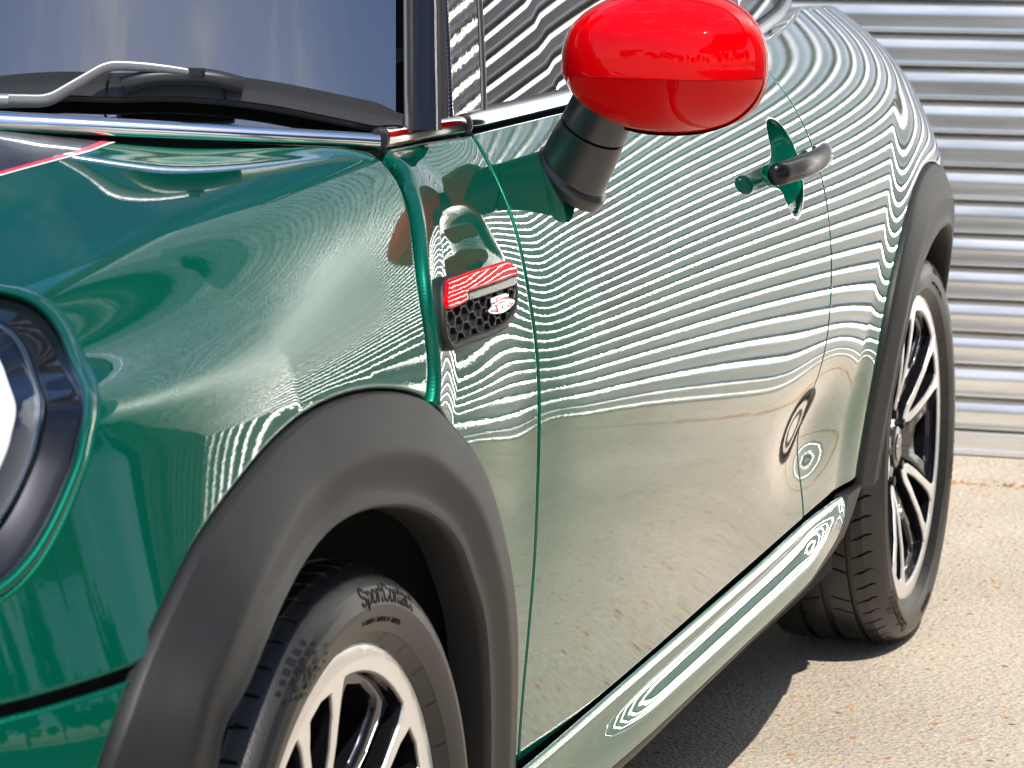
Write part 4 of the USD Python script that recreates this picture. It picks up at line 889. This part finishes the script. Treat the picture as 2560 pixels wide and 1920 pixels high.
    for k_ in range(5):
        c = rot + 36 + 72 * k_
        arm = pol([(.228, c - 15), (.228, c + 15), (.200, c + 13.0), (.16, c + 12.2), (.12, c + 12.5), (.085, c + 12), (.062, c + 3), (.062, c - 3), (.085, c - 12), (.12, c - 12.5), (.16, c - 12.2), (.20, c - 13.0)])
        w = pol([(.213, c - 7.0), (.216, c), (.213, c + 7.0), (.19, c + 8.4), (.16, c + 7.9), (.12, c + 6.6), (.090, c + 3), (.082, c), (.090, c - 3), (.12, c - 6.6), (.16, c - 7.9), (.19, c - 8.4)]).buffer(-.003).buffer(.003)
        vs.append(arm); wins.append(w)
    face = shapely.union_all([lip] + vs).buffer(-.006).buffer(.012).buffer(-.006).difference(shapely.union_all(wins)).difference(disc(.055))
    m, n = panel(F(0), face, h=.007, r=.0012, thick=.0028, sign=sgn); add('machined_face', m, ALLOY, t, nrm=n)
    body = face.buffer(.0018).difference(disc(.03))
    m, n = panel(F(-.0026), body, h=.009, r=.0008, thick=.034, sign=sgn); add('spoke_body', m, GLOSSBLACK, t, nrm=n)
    for k_ in range(5):
        c = rot + 72 * k_
        p = pol([(.219, c - 21), (.221, c - 8), (.221, c + 8), (.219, c + 21), (.19, c + 19), (.13, c + 17), (.085, c + 18), (.05, c + 16), (.05, c - 16), (.085, c - 18), (.13, c - 17), (.19, c - 19)])
        hole = pol([(.203, c - 11.5), (.206, c), (.203, c + 11.5), (.17, c + 11.0), (.138, c + 9), (.130, c), (.138, c - 9), (.17, c - 11.0)]).buffer(-.008).buffer(.008)
        m, n = panel(F(-.012), p.difference(hole), h=.006, r=.006, thick=.030, sign=sgn); add('black_pocket', m, GLOSSBLACK, t, nrm=n)
        bl = pol([(.222, c - 4.5), (.222, c + 4.5), (.13, c + 5.5), (.12, c - 5.5)]); m, n = panel(F(-.045), bl, h=.008, r=.004, thick=.02, sign=sgn); add('inner_spoke', m, GLOSSBLACK, t, nrm=n)
        bp = A(np.radians(np.array([c + 36.])), np.array([.056]), 0.)[0]; b_ = trimesh.creation.cylinder(.0085, .022, sections=6); b_.apply_transform(trimesh.transformations.rotation_matrix(np.pi / 2, [1, 0, 0])); b_.apply_translation([bp[0], .795, bp[2]]); add('wheel_bolt', (b_.vertices, b_.faces), CHROMEDARK, t, smooth=False)
    q = np.linspace(0, 2 * np.pi, 73)[:-1]
    ring = lambda r_, y_: A(q, np.full(72, r_), y_)
    add('barrel', loft([ring(.2445, .826), ring(.2425, .8285), ring(.2405, .826), ring(.230, .815), ring(.224, .78), ring(.222, .68)], wrap_m=True), GLOSSBLACK, t, smooth=40)
    add('hub', loft([ring(.075, .775), ring(.068, .790), ring(.055, .797), ring(.036, .798), ring(.030, .80)], wrap_m=True), GLOSSBLACK, t, smooth=40)
    add('centre_cap', loft([ring(.033, .797), ring(.0325, .804), ring(.030, .8055), ring(.0005, .8065)], wrap_m=True), plain('cap_dark', (.05, .05, .05), .2, .5), t, smooth=40)
    add('cap_emblem', loft([ring(.022, .8075), ring(.0005, .8080)], wrap_m=True), BLACKPRINT, t, smooth=40)
    add('brake_disc', loft([ring(.155, .735), ring(.155, .742), ring(.075, .742), ring(.07, .76), ring(.0005, .76)], wrap_m=True), plain('brake_steel', (.22, .21, .20), .35, .9), t, smooth=30)
    cal = [A(np.radians(np.linspace(-35, 35, 12) + 180), np.full(12, r_), y_) for r_, y_ in ((.165, .70), (.165, .765), (.10, .77), (.095, .70))]; add('brake_caliper', loft(cal, wrap_n=True), plain('caliper_red', (.25, .01, .01), .4), t, smooth=30)
    add('inner_shroud', loft([ring(.222, .69), ring(.0005, .69)], wrap_m=True), DARK, t, smooth=False)
wheel(0.0, 68., 'front_wheel', 90.)
wheel(-2.495, 68., 'rear_wheel', 80.)
